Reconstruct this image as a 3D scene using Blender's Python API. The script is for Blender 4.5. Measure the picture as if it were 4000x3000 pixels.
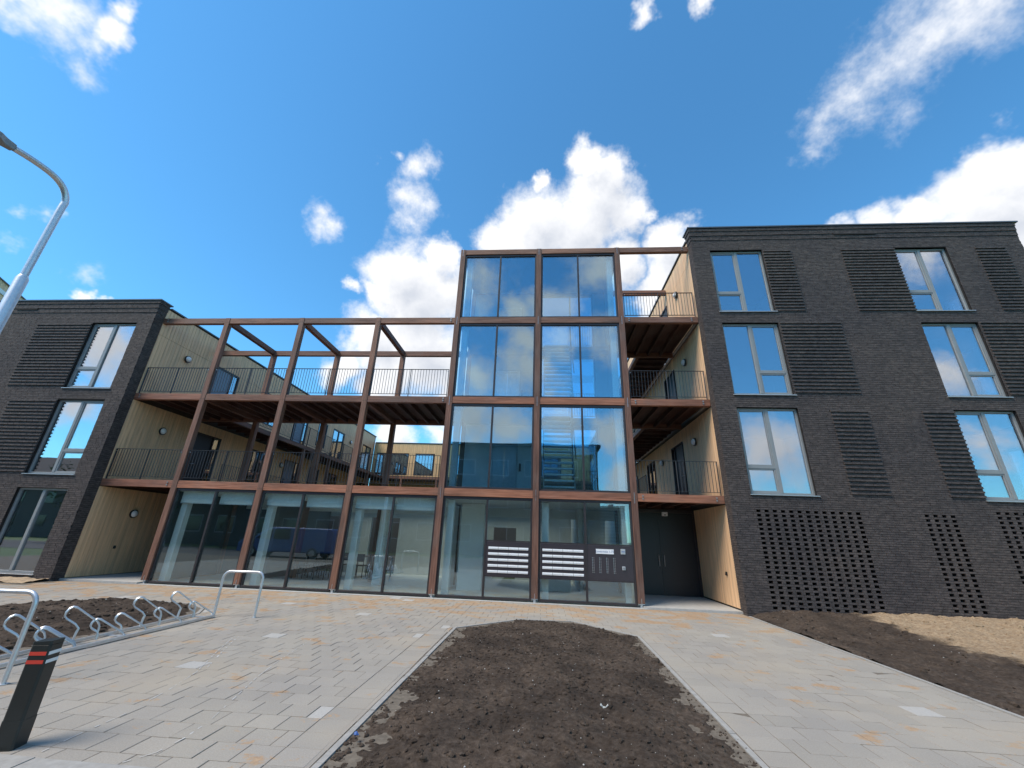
import bpy, bmesh, math, random
from mathutils import Vector, Matrix, noise as mnoise
random.seed(7)
rad = math.radians
scene = bpy.context.scene
for o in list(bpy.data.objects):
    bpy.data.objects.remove(o)
COL = scene.collection

# ------------------------------------------------------------------ camera
FPX, CW, CH = 1577.6753, 4000.0, 3000.0          # focal length in photo pixels
CAM = Vector((11.9774, -12.7593, 1.6833))
YAW, PITCH, ROLL = -0.0793, 0.3641, 0.0372
_f = Vector((math.sin(YAW)*math.cos(PITCH), math.cos(YAW)*math.cos(PITCH), math.sin(PITCH)))
_r0 = Vector((math.cos(YAW), -math.sin(YAW), 0)); _u0 = _r0.cross(_f)
CR = _r0*math.cos(ROLL) + _u0*math.sin(ROLL)
CU = -_r0*math.sin(ROLL) + _u0*math.cos(ROLL)
CF = _f
cam_d = bpy.data.cameras.new('camera'); cam = bpy.data.objects.new('camera', cam_d); COL.objects.link(cam)
m = Matrix.Identity(4)
for i in range(3):
    m[i][0] = CR[i]; m[i][1] = CU[i]; m[i][2] = -CF[i]; m[i][3] = CAM[i]
cam.matrix_world = m
cam_d.sensor_fit = 'HORIZONTAL'; cam_d.sensor_width = 36.0; cam_d.lens = 36.0*FPX/CW
cam_d.clip_start = 0.05; cam_d.clip_end = 5000
scene.camera = cam
def pray(u, v): return (CF*FPX + CR*(u-CW/2) + CU*(CH/2-v))
def pdir(u, v): return pray(u, v).normalized()
def atY(u, v, y):
    d = pray(u, v); return CAM + d*((y-CAM.y)/d.y)
def atX(u, v, x):
    d = pray(u, v); return CAM + d*((x-CAM.x)/d.x)
def atZ(u, v, z):
    d = pray(u, v); return CAM + d*((z-CAM.z)/d.z)

# ------------------------------------------------------------------ light, sky, exposure
SUN_EL, SUN_AZ = 54.0, 236.0        # azimuth clockwise from +Y
SUN_STR, SUN_ANGLE = 2.5, 28.0
SKY_STR = 0.091
CLOUD_STR = 0.60
EXPOSURE = 0.84
scene.render.engine = 'CYCLES'
scene.view_settings.view_transform = 'Standard'; scene.view_settings.look = 'None'
scene.view_settings.exposure = EXPOSURE; scene.view_settings.gamma = 1.0
scene.cycles.max_bounces = 6; scene.cycles.transparent_max_bounces = 14
scene.cycles.diffuse_bounces = 3; scene.cycles.glossy_bounces = 3
sd = bpy.data.lights.new('sun', 'SUN'); sd.energy = SUN_STR; sd.angle = rad(SUN_ANGLE); sd.color = (1.0, 0.88, 0.73)
so = bpy.data.objects.new('sun', sd); COL.objects.link(so)
sv = Vector((math.sin(rad(SUN_AZ))*math.cos(rad(SUN_EL)), math.cos(rad(SUN_AZ))*math.cos(rad(SUN_EL)), math.sin(rad(SUN_EL))))
so.location = sv*60; so.rotation_euler = sv.to_track_quat('Z', 'Y').to_euler()

# cumulus banks: (photo pixel u, v, radius in pixels, weight); 'back' ones float behind the viewer
CL_FRONT = [
 (2300,640,95,1),(2370,690,110,1),(2330,800,175,1),(2100,900,175,1),(2440,850,110,1),(2250,900,170,1),(1960,960,120,1),(2086,714,42,.75),
 (2540,850,45,.6),(2640,960,105,1),(2630,1085,120,1),(2560,1150,100,1),(2420,1050,110,1),
 (1582,1080,165,1),(1720,1000,85,1),(1480,1140,80,1),(1640,1180,200,1),(1760,1150,120,1),(1370,1125,40,.6),
 (1450,1330,140,1),(1650,1390,190,1),(1330,1450,100,.85),(1520,1480,120,1),(1790,1450,150,1),
 (1261,850,86,.46),(1573,610,44,.42),(1655,670,84,.5),(1628,800,96,.5),(1610,890,74,.4),(1510,640,26,.3),(1340,660,26,.3),
 (3944,600,150,1),(3900,790,230,1),(4080,800,300,1),(3640,830,105,.8),(3480,880,110,.8),(3311,886,75,.8),(4100,1000,200,1),
 (3148,575,70,.24),(3240,490,110,.27),(3340,410,140,.31),(3450,310,160,.28),(3560,200,175,.29),(3680,90,190,.36),(3790,-30,230,.42),(3470,440,120,.22),
 (2490,10,60,.6),(2745,0,66,.65),
 (250,20,220,.50),(450,120,130,.72),(90,20,190,.48),(490,40,110,.72),(300,255,110,.27),(240,160,150,.30),(380,180,110,.34),
 (345,1166,52,.9),(420,1180,40,.8),(80,830,60,.34),(190,845,50,.3),(60,960,60,.3),(350,1090,80,.3),(250,1060,60,.26),
 (1530,1690,80,.9),(1700,1680,70,.6)]
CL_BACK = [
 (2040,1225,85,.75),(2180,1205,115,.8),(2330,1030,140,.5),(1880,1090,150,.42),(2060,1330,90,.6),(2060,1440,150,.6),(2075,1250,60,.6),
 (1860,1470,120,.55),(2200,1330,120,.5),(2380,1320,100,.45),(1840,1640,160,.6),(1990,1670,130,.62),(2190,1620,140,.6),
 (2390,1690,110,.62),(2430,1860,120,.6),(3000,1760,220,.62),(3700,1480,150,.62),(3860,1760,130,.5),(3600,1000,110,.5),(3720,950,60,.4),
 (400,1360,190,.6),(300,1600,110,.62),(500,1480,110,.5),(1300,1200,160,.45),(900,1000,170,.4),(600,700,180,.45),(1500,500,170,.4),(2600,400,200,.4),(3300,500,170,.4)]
def make_world():
    w = bpy.data.worlds.new('World'); scene.world = w; w.use_nodes = True
    w.cycles.sampling_method = 'NONE'
    g = bpy.data.node_groups.new('cloud_field', 'ShaderNodeTree')
    g.interface.new_socket('Vector', in_out='INPUT', socket_type='NodeSocketVector')
    g.interface.new_socket('Field', in_out='OUTPUT', socket_type='NodeSocketFloat')
    N, K = g.nodes, g.links
    gi = N.new('NodeGroupInput'); go = N.new('NodeGroupOutput')
    n1 = N.new('ShaderNodeTexNoise'); n1.inputs['Scale'].default_value = 7.5; n1.inputs['Detail'].default_value = 5; n1.inputs['Roughness'].default_value = .62
    K.new(gi.outputs[0], n1.inputs['Vector'])
    s1 = N.new('ShaderNodeVectorMath'); s1.operation = 'SUBTRACT'; s1.inputs[1].default_value = (.5, .5, .5); K.new(n1.outputs['Color'], s1.inputs[0])
    s2 = N.new('ShaderNodeVectorMath'); s2.operation = 'SCALE'; s2.inputs['Scale'].default_value = .135; K.new(s1.outputs[0], s2.inputs[0])
    s3 = N.new('ShaderNodeVectorMath'); s3.operation = 'ADD'; K.new(gi.outputs[0], s3.inputs[0]); K.new(s2.outputs[0], s3.inputs[1])
    last = None
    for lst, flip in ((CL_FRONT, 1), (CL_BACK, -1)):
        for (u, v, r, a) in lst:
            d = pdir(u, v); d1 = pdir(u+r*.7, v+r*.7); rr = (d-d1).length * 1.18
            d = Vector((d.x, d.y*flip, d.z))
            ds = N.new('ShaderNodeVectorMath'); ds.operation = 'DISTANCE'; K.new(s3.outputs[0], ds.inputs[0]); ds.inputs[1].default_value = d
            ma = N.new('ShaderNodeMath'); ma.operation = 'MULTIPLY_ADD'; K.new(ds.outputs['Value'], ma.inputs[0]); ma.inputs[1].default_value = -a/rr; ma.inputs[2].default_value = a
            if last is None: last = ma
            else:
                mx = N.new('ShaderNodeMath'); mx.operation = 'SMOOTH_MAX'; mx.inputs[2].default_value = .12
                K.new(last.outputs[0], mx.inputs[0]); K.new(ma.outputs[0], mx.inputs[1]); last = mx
    n2 = N.new('ShaderNodeTexNoise'); n2.inputs['Scale'].default_value = 22; n2.inputs['Detail'].default_value = 4; n2.inputs['Roughness'].default_value = .65
    K.new(gi.outputs[0], n2.inputs['Vector'])
    ad = N.new('ShaderNodeMath'); ad.operation = 'MULTIPLY_ADD'; K.new(n2.outputs[0], ad.inputs[0]); ad.inputs[1].default_value = .55; ad.inputs[2].default_value = -.275
    sm = N.new('ShaderNodeMath'); sm.operation = 'ADD'; K.new(last.outputs[0], sm.inputs[0]); K.new(ad.outputs[0], sm.inputs[1])
    # broken cloud added over unseen sky for neutral ambient light, as panes mirror it
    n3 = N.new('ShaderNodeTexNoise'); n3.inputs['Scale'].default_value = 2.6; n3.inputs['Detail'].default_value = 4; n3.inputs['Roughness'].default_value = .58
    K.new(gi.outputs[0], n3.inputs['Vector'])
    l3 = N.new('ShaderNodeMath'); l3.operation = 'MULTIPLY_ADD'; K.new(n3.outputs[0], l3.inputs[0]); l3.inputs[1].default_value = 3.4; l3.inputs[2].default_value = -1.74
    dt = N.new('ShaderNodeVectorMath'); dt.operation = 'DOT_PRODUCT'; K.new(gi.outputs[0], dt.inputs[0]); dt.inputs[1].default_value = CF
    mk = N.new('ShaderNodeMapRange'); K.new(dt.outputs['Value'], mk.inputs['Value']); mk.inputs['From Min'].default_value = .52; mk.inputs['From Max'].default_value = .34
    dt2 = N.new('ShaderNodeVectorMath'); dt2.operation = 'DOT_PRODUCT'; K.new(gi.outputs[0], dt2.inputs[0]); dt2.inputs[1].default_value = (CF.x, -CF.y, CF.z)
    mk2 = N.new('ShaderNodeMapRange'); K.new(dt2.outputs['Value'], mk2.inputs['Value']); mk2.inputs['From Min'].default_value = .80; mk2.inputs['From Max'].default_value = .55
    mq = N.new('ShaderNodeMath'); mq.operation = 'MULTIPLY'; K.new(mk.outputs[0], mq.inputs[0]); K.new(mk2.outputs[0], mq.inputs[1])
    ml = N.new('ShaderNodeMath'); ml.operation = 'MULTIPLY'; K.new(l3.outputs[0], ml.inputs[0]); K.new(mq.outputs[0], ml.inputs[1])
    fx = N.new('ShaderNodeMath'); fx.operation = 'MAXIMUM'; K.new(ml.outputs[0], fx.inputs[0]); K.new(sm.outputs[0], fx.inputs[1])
    K.new(fx.outputs[0], go.inputs[0])
    N, K = w.node_tree.nodes, w.node_tree.links
    N.clear()
    out = N.new('ShaderNodeOutputWorld'); bg = N.new('ShaderNodeBackground'); K.new(bg.outputs[0], out.inputs[0])
    sky = N.new('ShaderNodeTexSky'); sky.sky_type = 'NISHITA'; sky.sun_disc = False
    sky.sun_elevation = rad(SUN_EL); sky.sun_rotation = rad(SUN_AZ); sky.air_density = 1.0; sky.dust_density = .1; sky.ozone_density = 2.0
    tint = N.new('ShaderNodeMix'); tint.data_type = 'RGBA'; tint.blend_type = 'MULTIPLY'; tint.inputs['Factor'].default_value = 1
    K.new(sky.outputs[0], tint.inputs['A']); tint.inputs['B'].default_value = (SKY_STR*.64, SKY_STR*1.32, SKY_STR*1.54, 1)
    tc = N.new('ShaderNodeTexCoord')
    nv = N.new('ShaderNodeVectorMath'); nv.operation = 'NORMALIZE'; K.new(tc.outputs['Generated'], nv.inputs[0])
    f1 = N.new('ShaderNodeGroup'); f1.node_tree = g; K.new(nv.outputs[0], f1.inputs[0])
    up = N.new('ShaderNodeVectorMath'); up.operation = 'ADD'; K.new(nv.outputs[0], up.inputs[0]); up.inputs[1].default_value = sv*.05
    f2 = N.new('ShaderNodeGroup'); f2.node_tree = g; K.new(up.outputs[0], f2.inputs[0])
    den = N.new('ShaderNodeMapRange'); den.interpolation_type = 'SMOOTHSTEP'; K.new(f1.outputs[0], den.inputs['Value'])
    den.inputs['From Min'].default_value = 0.; den.inputs['From Max'].default_value = .56
    shd = N.new('ShaderNodeMapRange'); K.new(f2.outputs[0], shd.inputs['Value']); shd.inputs['From Min'].default_value = .25; shd.inputs['From Max'].default_value = .95
    cc = N.new('ShaderNodeMix'); cc.data_type = 'RGBA'; K.new(shd.outputs[0], cc.inputs['Factor'])
    c = CLOUD_STR
    cc.inputs['A'].default_value = (1.06*c, 1.06*c, 1.07*c, 1); cc.inputs['B'].default_value = (.66*c, .70*c, .78*c, 1)
    mx = N.new('ShaderNodeMix'); mx.data_type = 'RGBA'; K.new(den.outputs[0], mx.inputs['Factor']); K.new(tint.outputs['Result'], mx.inputs['A']); K.new(cc.outputs['Result'], mx.inputs['B'])
    K.new(mx.outputs['Result'], bg.inputs['Color']); bg.inputs['Strength'].default_value = 1.0
make_world()

# ------------------------------------------------------------------ materials
def newmat(name):
    mt = bpy.data.materials.new(name); mt.use_nodes = True
    nt = mt.node_tree; b = nt.nodes['Principled BSDF']
    return mt, nt, b
def setin(b, **k):
    for n, v in k.items():
        n = n.replace('_', ' ')
        b.inputs[n].default_value = v
def col(c): return (c[0], c[1], c[2], 1)
def noise_node(nt, vec, scale, detail=4, rough=.55, stretch=None):
    n = nt.nodes.new('ShaderNodeTexNoise'); n.inputs['Scale'].default_value = scale; n.inputs['Detail'].default_value = detail; n.inputs['Roughness'].default_value = rough
    if stretch:
        mp = nt.nodes.new('ShaderNodeMapping'); mp.inputs['Scale'].default_value = stretch
        nt.links.new(vec, mp.inputs['Vector']); vec = mp.outputs[0]
    nt.links.new(vec, n.inputs['Vector']); return n
def ramp(nt, fac, stops):
    r = nt.nodes.new('ShaderNodeValToRGB'); e = r.color_ramp.elements
    e[0].position, e[0].color = stops[0][0], col(stops[0][1]); e[1].position, e[1].color = stops[-1][0], col(stops[-1][1])
    for p, c in stops[1:-1]:
        x = e.new(p); x.color = col(c)
    nt.links.new(fac, r.inputs[0]); return r
def mixc(nt, fac, a, b, mode='MIX'):
    n = nt.nodes.new('ShaderNodeMix'); n.data_type = 'RGBA'; n.blend_type = mode
    for key, v in (('Factor', fac), ('A', a), ('B', b)):
        if isinstance(v, (int, float)): n.inputs[key].default_value = v
        elif isinstance(v, tuple): n.inputs[key].default_value = col(v)
        else: nt.links.new(v, n.inputs[key])
    return n.outputs['Result']
def pos(nt): return nt.nodes.new('ShaderNodeNewGeometry').outputs['Position']
def bump(nt, b, h, strength=.3, dist=.01):
    n = nt.nodes.new('ShaderNodeBump'); n.inputs['Strength'].default_value = strength; n.inputs['Distance'].default_value = dist
    nt.links.new(h, n.inputs['Height']); nt.links.new(n.outputs[0], b.inputs['Normal'])
def maprange(nt, v, a, b_, c=0., d=1., smooth=False):
    n = nt.nodes.new('ShaderNodeMapRange'); n.inputs['From Min'].default_value = a; n.inputs['From Max'].default_value = b_
    n.inputs['To Min'].default_value = c; n.inputs['To Max'].default_value = d
    if smooth: n.interpolation_type = 'SMOOTHSTEP'
    nt.links.new(v, n.inputs['Value']); return n.outputs[0]
M = {}
def plain(name, c, rough=.6, metal=0., var=.12, scale=6., bmp=0., spec=.5):
    mt, nt, b = newmat(name); p = pos(nt)
    n = noise_node(nt, p, scale, 5)
    r = ramp(nt, n.outputs[0], [(.3, tuple(x*(1-var) for x in c)), (.7, tuple(min(1, x*(1+var)) for x in c))])
    nt.links.new(r.outputs[0], b.inputs['Base Color']); setin(b, Roughness=rough, Metallic=metal)
    b.inputs['Specular IOR Level'].default_value = spec
    if bmp: bump(nt, b, n.outputs[0], bmp)
    M[name] = mt; return mt
def timber(name, axis, c0, c1, c2):
    mt, nt, b = newmat(name); p = pos(nt)
    st = [26., 26., 26.]; st[axis] = 1.4
    n = noise_node(nt, p, 1., 8, .65, tuple(st))
    st2 = [3., 3., 3.]; st2[axis] = .45
    n2 = noise_node(nt, p, 1., 3, .5, tuple(st2))
    r = ramp(nt, n.outputs[0], [(.32, c0), (.5, c1), (.68, c2)])
    oi = nt.nodes.new('ShaderNodeObjectInfo')
    t = ramp(nt, oi.outputs['Random'], [(0., (.80, .80, .84)), (1., (1.14, 1.10, 1.04))])
    a = mixc(nt, 1., r.outputs[0], t.outputs[0], 'MULTIPLY')
    wv = ramp(nt, n2.outputs[0], [(.33, (.66, .68, .70)), (.67, (1.18, 1.12, 1.08))])
    a = mixc(nt, 1., a, wv.outputs[0], 'MULTIPLY')
    n4 = noise_node(nt, p, .8, 5, .6)
    a = mixc(nt, maprange(nt, n4.outputs[0], .46, .70, 0., .34, True), a, (.165, .130, .110))
    nt.links.new(a, b.inputs['Base Color']); setin(b, Roughness=.62); b.inputs['Specular IOR Level'].default_value = .35
    bump(nt, b, n.outputs[0], .35, .004)
    M[name] = mt
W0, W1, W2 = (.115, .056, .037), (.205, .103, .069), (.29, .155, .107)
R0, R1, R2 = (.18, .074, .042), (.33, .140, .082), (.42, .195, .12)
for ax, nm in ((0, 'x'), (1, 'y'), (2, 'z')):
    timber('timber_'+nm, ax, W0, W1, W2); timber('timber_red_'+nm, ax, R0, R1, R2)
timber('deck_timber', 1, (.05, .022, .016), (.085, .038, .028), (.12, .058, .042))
def brick_mat(name, k):
    mt, nt, b = newmat(name); p = pos(nt)
    n = noise_node(nt, p, 1., 2, .7, (7.0, 7.0, 24.))
    n2 = noise_node(nt, p, 60., 4, .6)
    n3 = noise_node(nt, p, .5, 3, .5)
    r = ramp(nt, n.outputs[0], [(.34, (.044*k, .038*k, .037*k)), (.5, (.066*k, .056*k, .053*k)), (.66, (.100*k, .084*k, .078*k))])
    g = ramp(nt, n2.outputs[0], [(.3, (.72, .72, .72)), (.72, (1.35, 1.32, 1.3))])
    a = mixc(nt, 1., r.outputs[0], g.outputs[0], 'MULTIPLY')
    h = ramp(nt, n3.outputs[0], [(.35, (.88, .88, .92)), (.65, (1.14, 1.1, 1.06))])
    a = mixc(nt, 1., a, h.outputs[0], 'MULTIPLY')
    nt.links.new(a, b.inputs['Base Color']); setin(b, Roughness=.78); b.inputs['Specular IOR Level'].default_value = .35
    bump(nt, b, n2.outputs[0], .5, .006); M[name] = mt
brick_mat('brick', 1.0)
plain('mortar', (.016, .015, .015), .95, var=.25, scale=20)
def clad_mat(name, c, k=.16):
    mt, nt, b = newmat(name); p = pos(nt)
    n = noise_node(nt, p, 1., 6, .6, (22, 22, 1.2)); n2 = noise_node(nt, p, 1., 3, .5, (9.5, 9.5, .12))
    r = ramp(nt, n.outputs[0], [(.3, tuple(x*(1-k) for x in c)), (.7, tuple(x*(1+k) for x in c))])
    h = ramp(nt, n2.outputs[0], [(.35, (.86, .86, .88)), (.65, (1.1, 1.08, 1.05))])
    nt.links.new(mixc(nt, 1., r.outputs[0], h.outputs[0], 'MULTIPLY'), b.inputs['Base Color']); setin(b, Roughness=.6)
    bump(nt, b, n.outputs[0], .2, .003); M[name] = mt
clad_mat('cladding', (.77, .495, .285)); clad_mat('cladding_warm', (.70, .47, .23))
plain('groove', (.06, .048, .035), .9)
plain('frame_grey', (.235, .245, .245), .42, var=.06)
plain('frame_dark', (.032, .026, .028), .4, var=.1)
plain('panel_dark', (.040, .032, .038), .38, var=.08)
plain('aluminium', (.50, .51, .52), .42, .5, var=.06)
plain('coping', (.12, .125, .13), .35, .5, var=.05)
plain('steel', (.56, .57, .58), .34, .9, var=.12, scale=14)
plain('galvanised', (.62, .64, .66), .40, .75, var=.07, scale=22)
plain('railing_metal', (.050, .048, .050), .42, .3, var=.08)
plain('black_plastic', (.014, .018, .018), .4, var=.2)
plain('door_dark', (.012, .014, .019), .42, var=.06)
plain('door_blue', (.16, .20, .26), .4, var=.05)
plain('dimmed_tower_wall', (.21, .24, .26), .8, var=.04)  # white tower walls with the dimness inside put into the colour
plain('white_wall', (.80, .81, .79), .8, var=.03)
plain('white_plastic', (.80, .80, .80), .35, var=.03)
plain('grey_wall', (.60, .61, .60), .8, var=.05)
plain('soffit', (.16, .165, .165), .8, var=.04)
plain('dark_wall', (.06, .058, .06), .8, var=.06)
plain('lobby_floor', (.68, .68, .66), .35, var=.06)
plain('concrete', (.40, .39, .365), .85, var=.12, scale=9, bmp=.1)
plain('kerb', (.31, .298, .275), .85, var=.14, scale=12, bmp=.15)
plain('blind', (.74, .76, .74), .75, var=.02)
plain('red_band', (.62, .05, .03), .5, var=.06)
plain('white_band', (.78, .78, .78), .5, var=.04)
plain('bolt', (.33, .30, .28), .45, .7, var=.1)
plain('asphalt', (.055, .055, .057), .9, var=.25, scale=40, bmp=.2)
plain('grass', (.06, .10, .03), .9, var=.4, scale=3)
plain('van_blue', (.05, .11, .30), .25, var=.04); plain('van_glass', (.02, .025, .03), .08); plain('tyre', (.02, .02, .02), .8)
plain('car_white', (.7, .7, .7), .25, var=.02)
plain('red_brick', (.085, .080, .065), .85, var=.3, scale=5); plain('roof_tile', (.06, .045, .04), .8, var=.2, scale=8)
plain('tower_concrete', (.30, .30, .31), .8, var=.1, scale=.2); plain('tower_dark', (.07, .08, .10), .4, var=.1, scale=.3)
plain('bark', (.09, .065, .045), .9, var=.3, scale=10, bmp=.4)
plain('leaf', (.055, .10, .025), .7, var=.5, scale=4)
plain('wood_table', (.20, .12, .07), .5, var=.2)
plain('stone_pale', (.50, .48, .44), .8, var=.2, scale=30)
plain('litter_white', (.75, .74, .70), .6); plain('litter_blue', (.05, .12, .35), .5)
plain('sign_ink', (.12, .18, .34), .6)
plain('chalk', (.47, .46, .44), .95, var=.2, scale=60)
def glass_mat(name, tint, base, power, gcol=(.80, .92, 1.)):
    mt, nt, b = newmat(name); nt.nodes.remove(b)
    out = nt.nodes['Material Output']
    tr = nt.nodes.new('ShaderNodeBsdfTransparent'); tr.inputs[0].default_value = col(tint)
    gl = nt.nodes.new('ShaderNodeBsdfGlossy'); gl.inputs['Roughness'].default_value = 0.0; gl.inputs['Color'].default_value = col(gcol)
    lw = nt.nodes.new('ShaderNodeLayerWeight'); lw.inputs['Blend'].default_value = .5
    pw = nt.nodes.new('ShaderNodeMath'); pw.operation = 'POWER'; nt.links.new(lw.outputs['Facing'], pw.inputs[0]); pw.inputs[1].default_value = power
    fac = maprange(nt, pw.outputs[0], 0, 1, base, 1.)
    n = noise_node(nt, pos(nt), .55, 2, .5)
    bp = nt.nodes.new('ShaderNodeBump'); bp.inputs['Strength'].default_value = .06; bp.inputs['Distance'].default_value = .04
    nt.links.new(n.outputs[0], bp.inputs['Height']); nt.links.new(bp.outputs[0], gl.inputs['Normal'])
    mx = nt.nodes.new('ShaderNodeMixShader'); nt.links.new(fac, mx.inputs[0]); nt.links.new(tr.outputs[0], mx.inputs[1]); nt.links.new(gl.outputs[0], mx.inputs[2])
    nt.links.new(mx.outputs[0], out.inputs[0]); M[name] = mt
glass_mat('glass', (.66, .85, .92), .235, 3.0)
glass_mat('glass_hall', (.93, .985, .975), .155, 3.0)       # hall glazing (each pane has two faces)
glass_mat('glass_window', (.68, .73, .77), .34, 2.2, (.90, .94, 1.))   # coated apartment windows
def paver_mat():
    mt, nt, b = newmat('paver'); p = pos(nt)
    at = nt.nodes.new('ShaderNodeAttribute'); at.attribute_name = 'tone'; oi = nt.nodes.new('ShaderNodeObjectInfo')
    sm = nt.nodes.new('ShaderNodeMath'); sm.operation = 'ADD'; nt.links.new(at.outputs['Fac'], sm.inputs[0]); nt.links.new(oi.outputs['Random'], sm.inputs[1])
    n = nt.nodes.new('ShaderNodeMath'); n.operation = 'FRACT'; nt.links.new(sm.outputs[0], n.inputs[0]); n2 = noise_node(nt, p, 90., 4, .7); n3 = noise_node(nt, p, .7, 4, .6)
    r = ramp(nt, n.outputs[0], [(0., (.300, .277, .240)), (.5, (.316, .291, .252)), (1., (.333, .306, .265))])
    g = ramp(nt, n2.outputs[0], [(.3, (.82, .82, .82)), (.7, (1.12, 1.12, 1.12))])
    a = mixc(nt, 1., r.outputs[0], g.outputs[0], 'MULTIPLY')
    h = ramp(nt, n3.outputs[0], [(.35, (.93, .93, .95)), (.65, (1.05, 1.04, 1.02))]); a = mixc(nt, 1., a, h.outputs[0], 'MULTIPLY')
    # swept-in sand left lying on the stones, thickest by the building
    n4 = noise_node(nt, p, 1.15, 6, .62, (1.3, 1.9, 1)); n5 = noise_node(nt, p, 26., 4, .7)
    sx = nt.nodes.new('ShaderNodeSeparateXYZ'); nt.links.new(p, sx.inputs[0])
    near = maprange(nt, sx.outputs['Y'], -3.6, -.6, 0., .15)
    s = nt.nodes.new('ShaderNodeMath'); s.operation = 'ADD'; nt.links.new(n4.outputs[0], s.inputs[0]); nt.links.new(near, s.inputs[1])
    s2 = nt.nodes.new('ShaderNodeMath'); s2.operation = 'MULTIPLY_ADD'; nt.links.new(n5.outputs[0], s2.inputs[0]); s2.inputs[1].default_value = .2; nt.links.new(s.outputs[0], s2.inputs[2])
    f = maprange(nt, s2.outputs[0], .695, .745, 0., .85, True)
    sc = ramp(nt, n5.outputs[0], [(.3, (.27, .165, .09)), (.7, (.44, .30, .18))])
    a = mixc(nt, f, a, sc.outputs[0])
    n6 = noise_node(nt, p, .5, 3, .5); f2 = maprange(nt, n6.outputs[0], .46, .70, 0., .32, True)
    a = mixc(nt, f2, a, (.40, .33, .24))
    nt.links.new(a, b.inputs['Base Color']); setin(b, Roughness=.85); b.inputs['Specular IOR Level'].default_value = .3
    bump(nt, b, n2.outputs[0], .35, .004); M['paver'] = mt
paver_mat()
plain('paver_pale', (.385, .368, .338), .85, var=.1, scale=50, bmp=.2)
plain('joint_sand', (.135, .112, .085), .95, var=.35, scale=15)
def soil_mat(name, sand_x):
    mt, nt, b = newmat(name); p = pos(nt)
    n = noise_node(nt, p, 18., 8, .7); n2 = noise_node(nt, p, 1.3, 4, .6); n3 = noise_node(nt, p, 120., 3, .6)
    r = ramp(nt, n.outputs[0], [(.28, (.034, .025, .019)), (.5, (.068, .052, .041)), (.72, (.118, .094, .077))])
    h = ramp(nt, n2.outputs[0], [(.35, (.72, .71, .70)), (.65, (1.38, 1.34, 1.28))])
    a = mixc(nt, 1., r.outputs[0], h.outputs[0], 'MULTIPLY')
    if sand_x is not None:
        sx = nt.nodes.new('ShaderNodeSeparateXYZ'); nt.links.new(p, sx.inputs[0])
        q = nt.nodes.new('ShaderNodeMath'); q.operation = 'MULTIPLY_ADD'; nt.links.new(n2.outputs[0], q.inputs[0]); q.inputs[1].default_value = 1.3*(1 if sand_x > 0 else -1); nt.links.new(sx.outputs['X'], q.inputs[2])
        f = maprange(nt, q.outputs[0], sand_x-.12, sand_x+.35, 0., 1., True)
        s = ramp(nt, n.outputs[0], [(.3, (.17, .105, .062)), (.5, (.36, .265, .17)), (.72, (.46, .36, .25))])
        a = mixc(nt, f, a, s.outputs[0])
    nt.links.new(a, b.inputs['Base Color']); setin(b, Roughness=.95); b.inputs['Specular IOR Level'].default_value = .15
    ad = nt.nodes.new('ShaderNodeMath'); ad.operation = 'ADD'; nt.links.new(n.outputs[0], ad.inputs[0]); nt.links.new(n3.outputs[0], ad.inputs[1])
    bump(nt, b, ad.outputs[0], .9, .02); M[name] = mt
soil_mat('soil', None); soil_mat('soil_sand', 20.55)
plain('sand', (.36, .265, .17), .95, var=.3, scale=9, bmp=.5)

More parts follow.
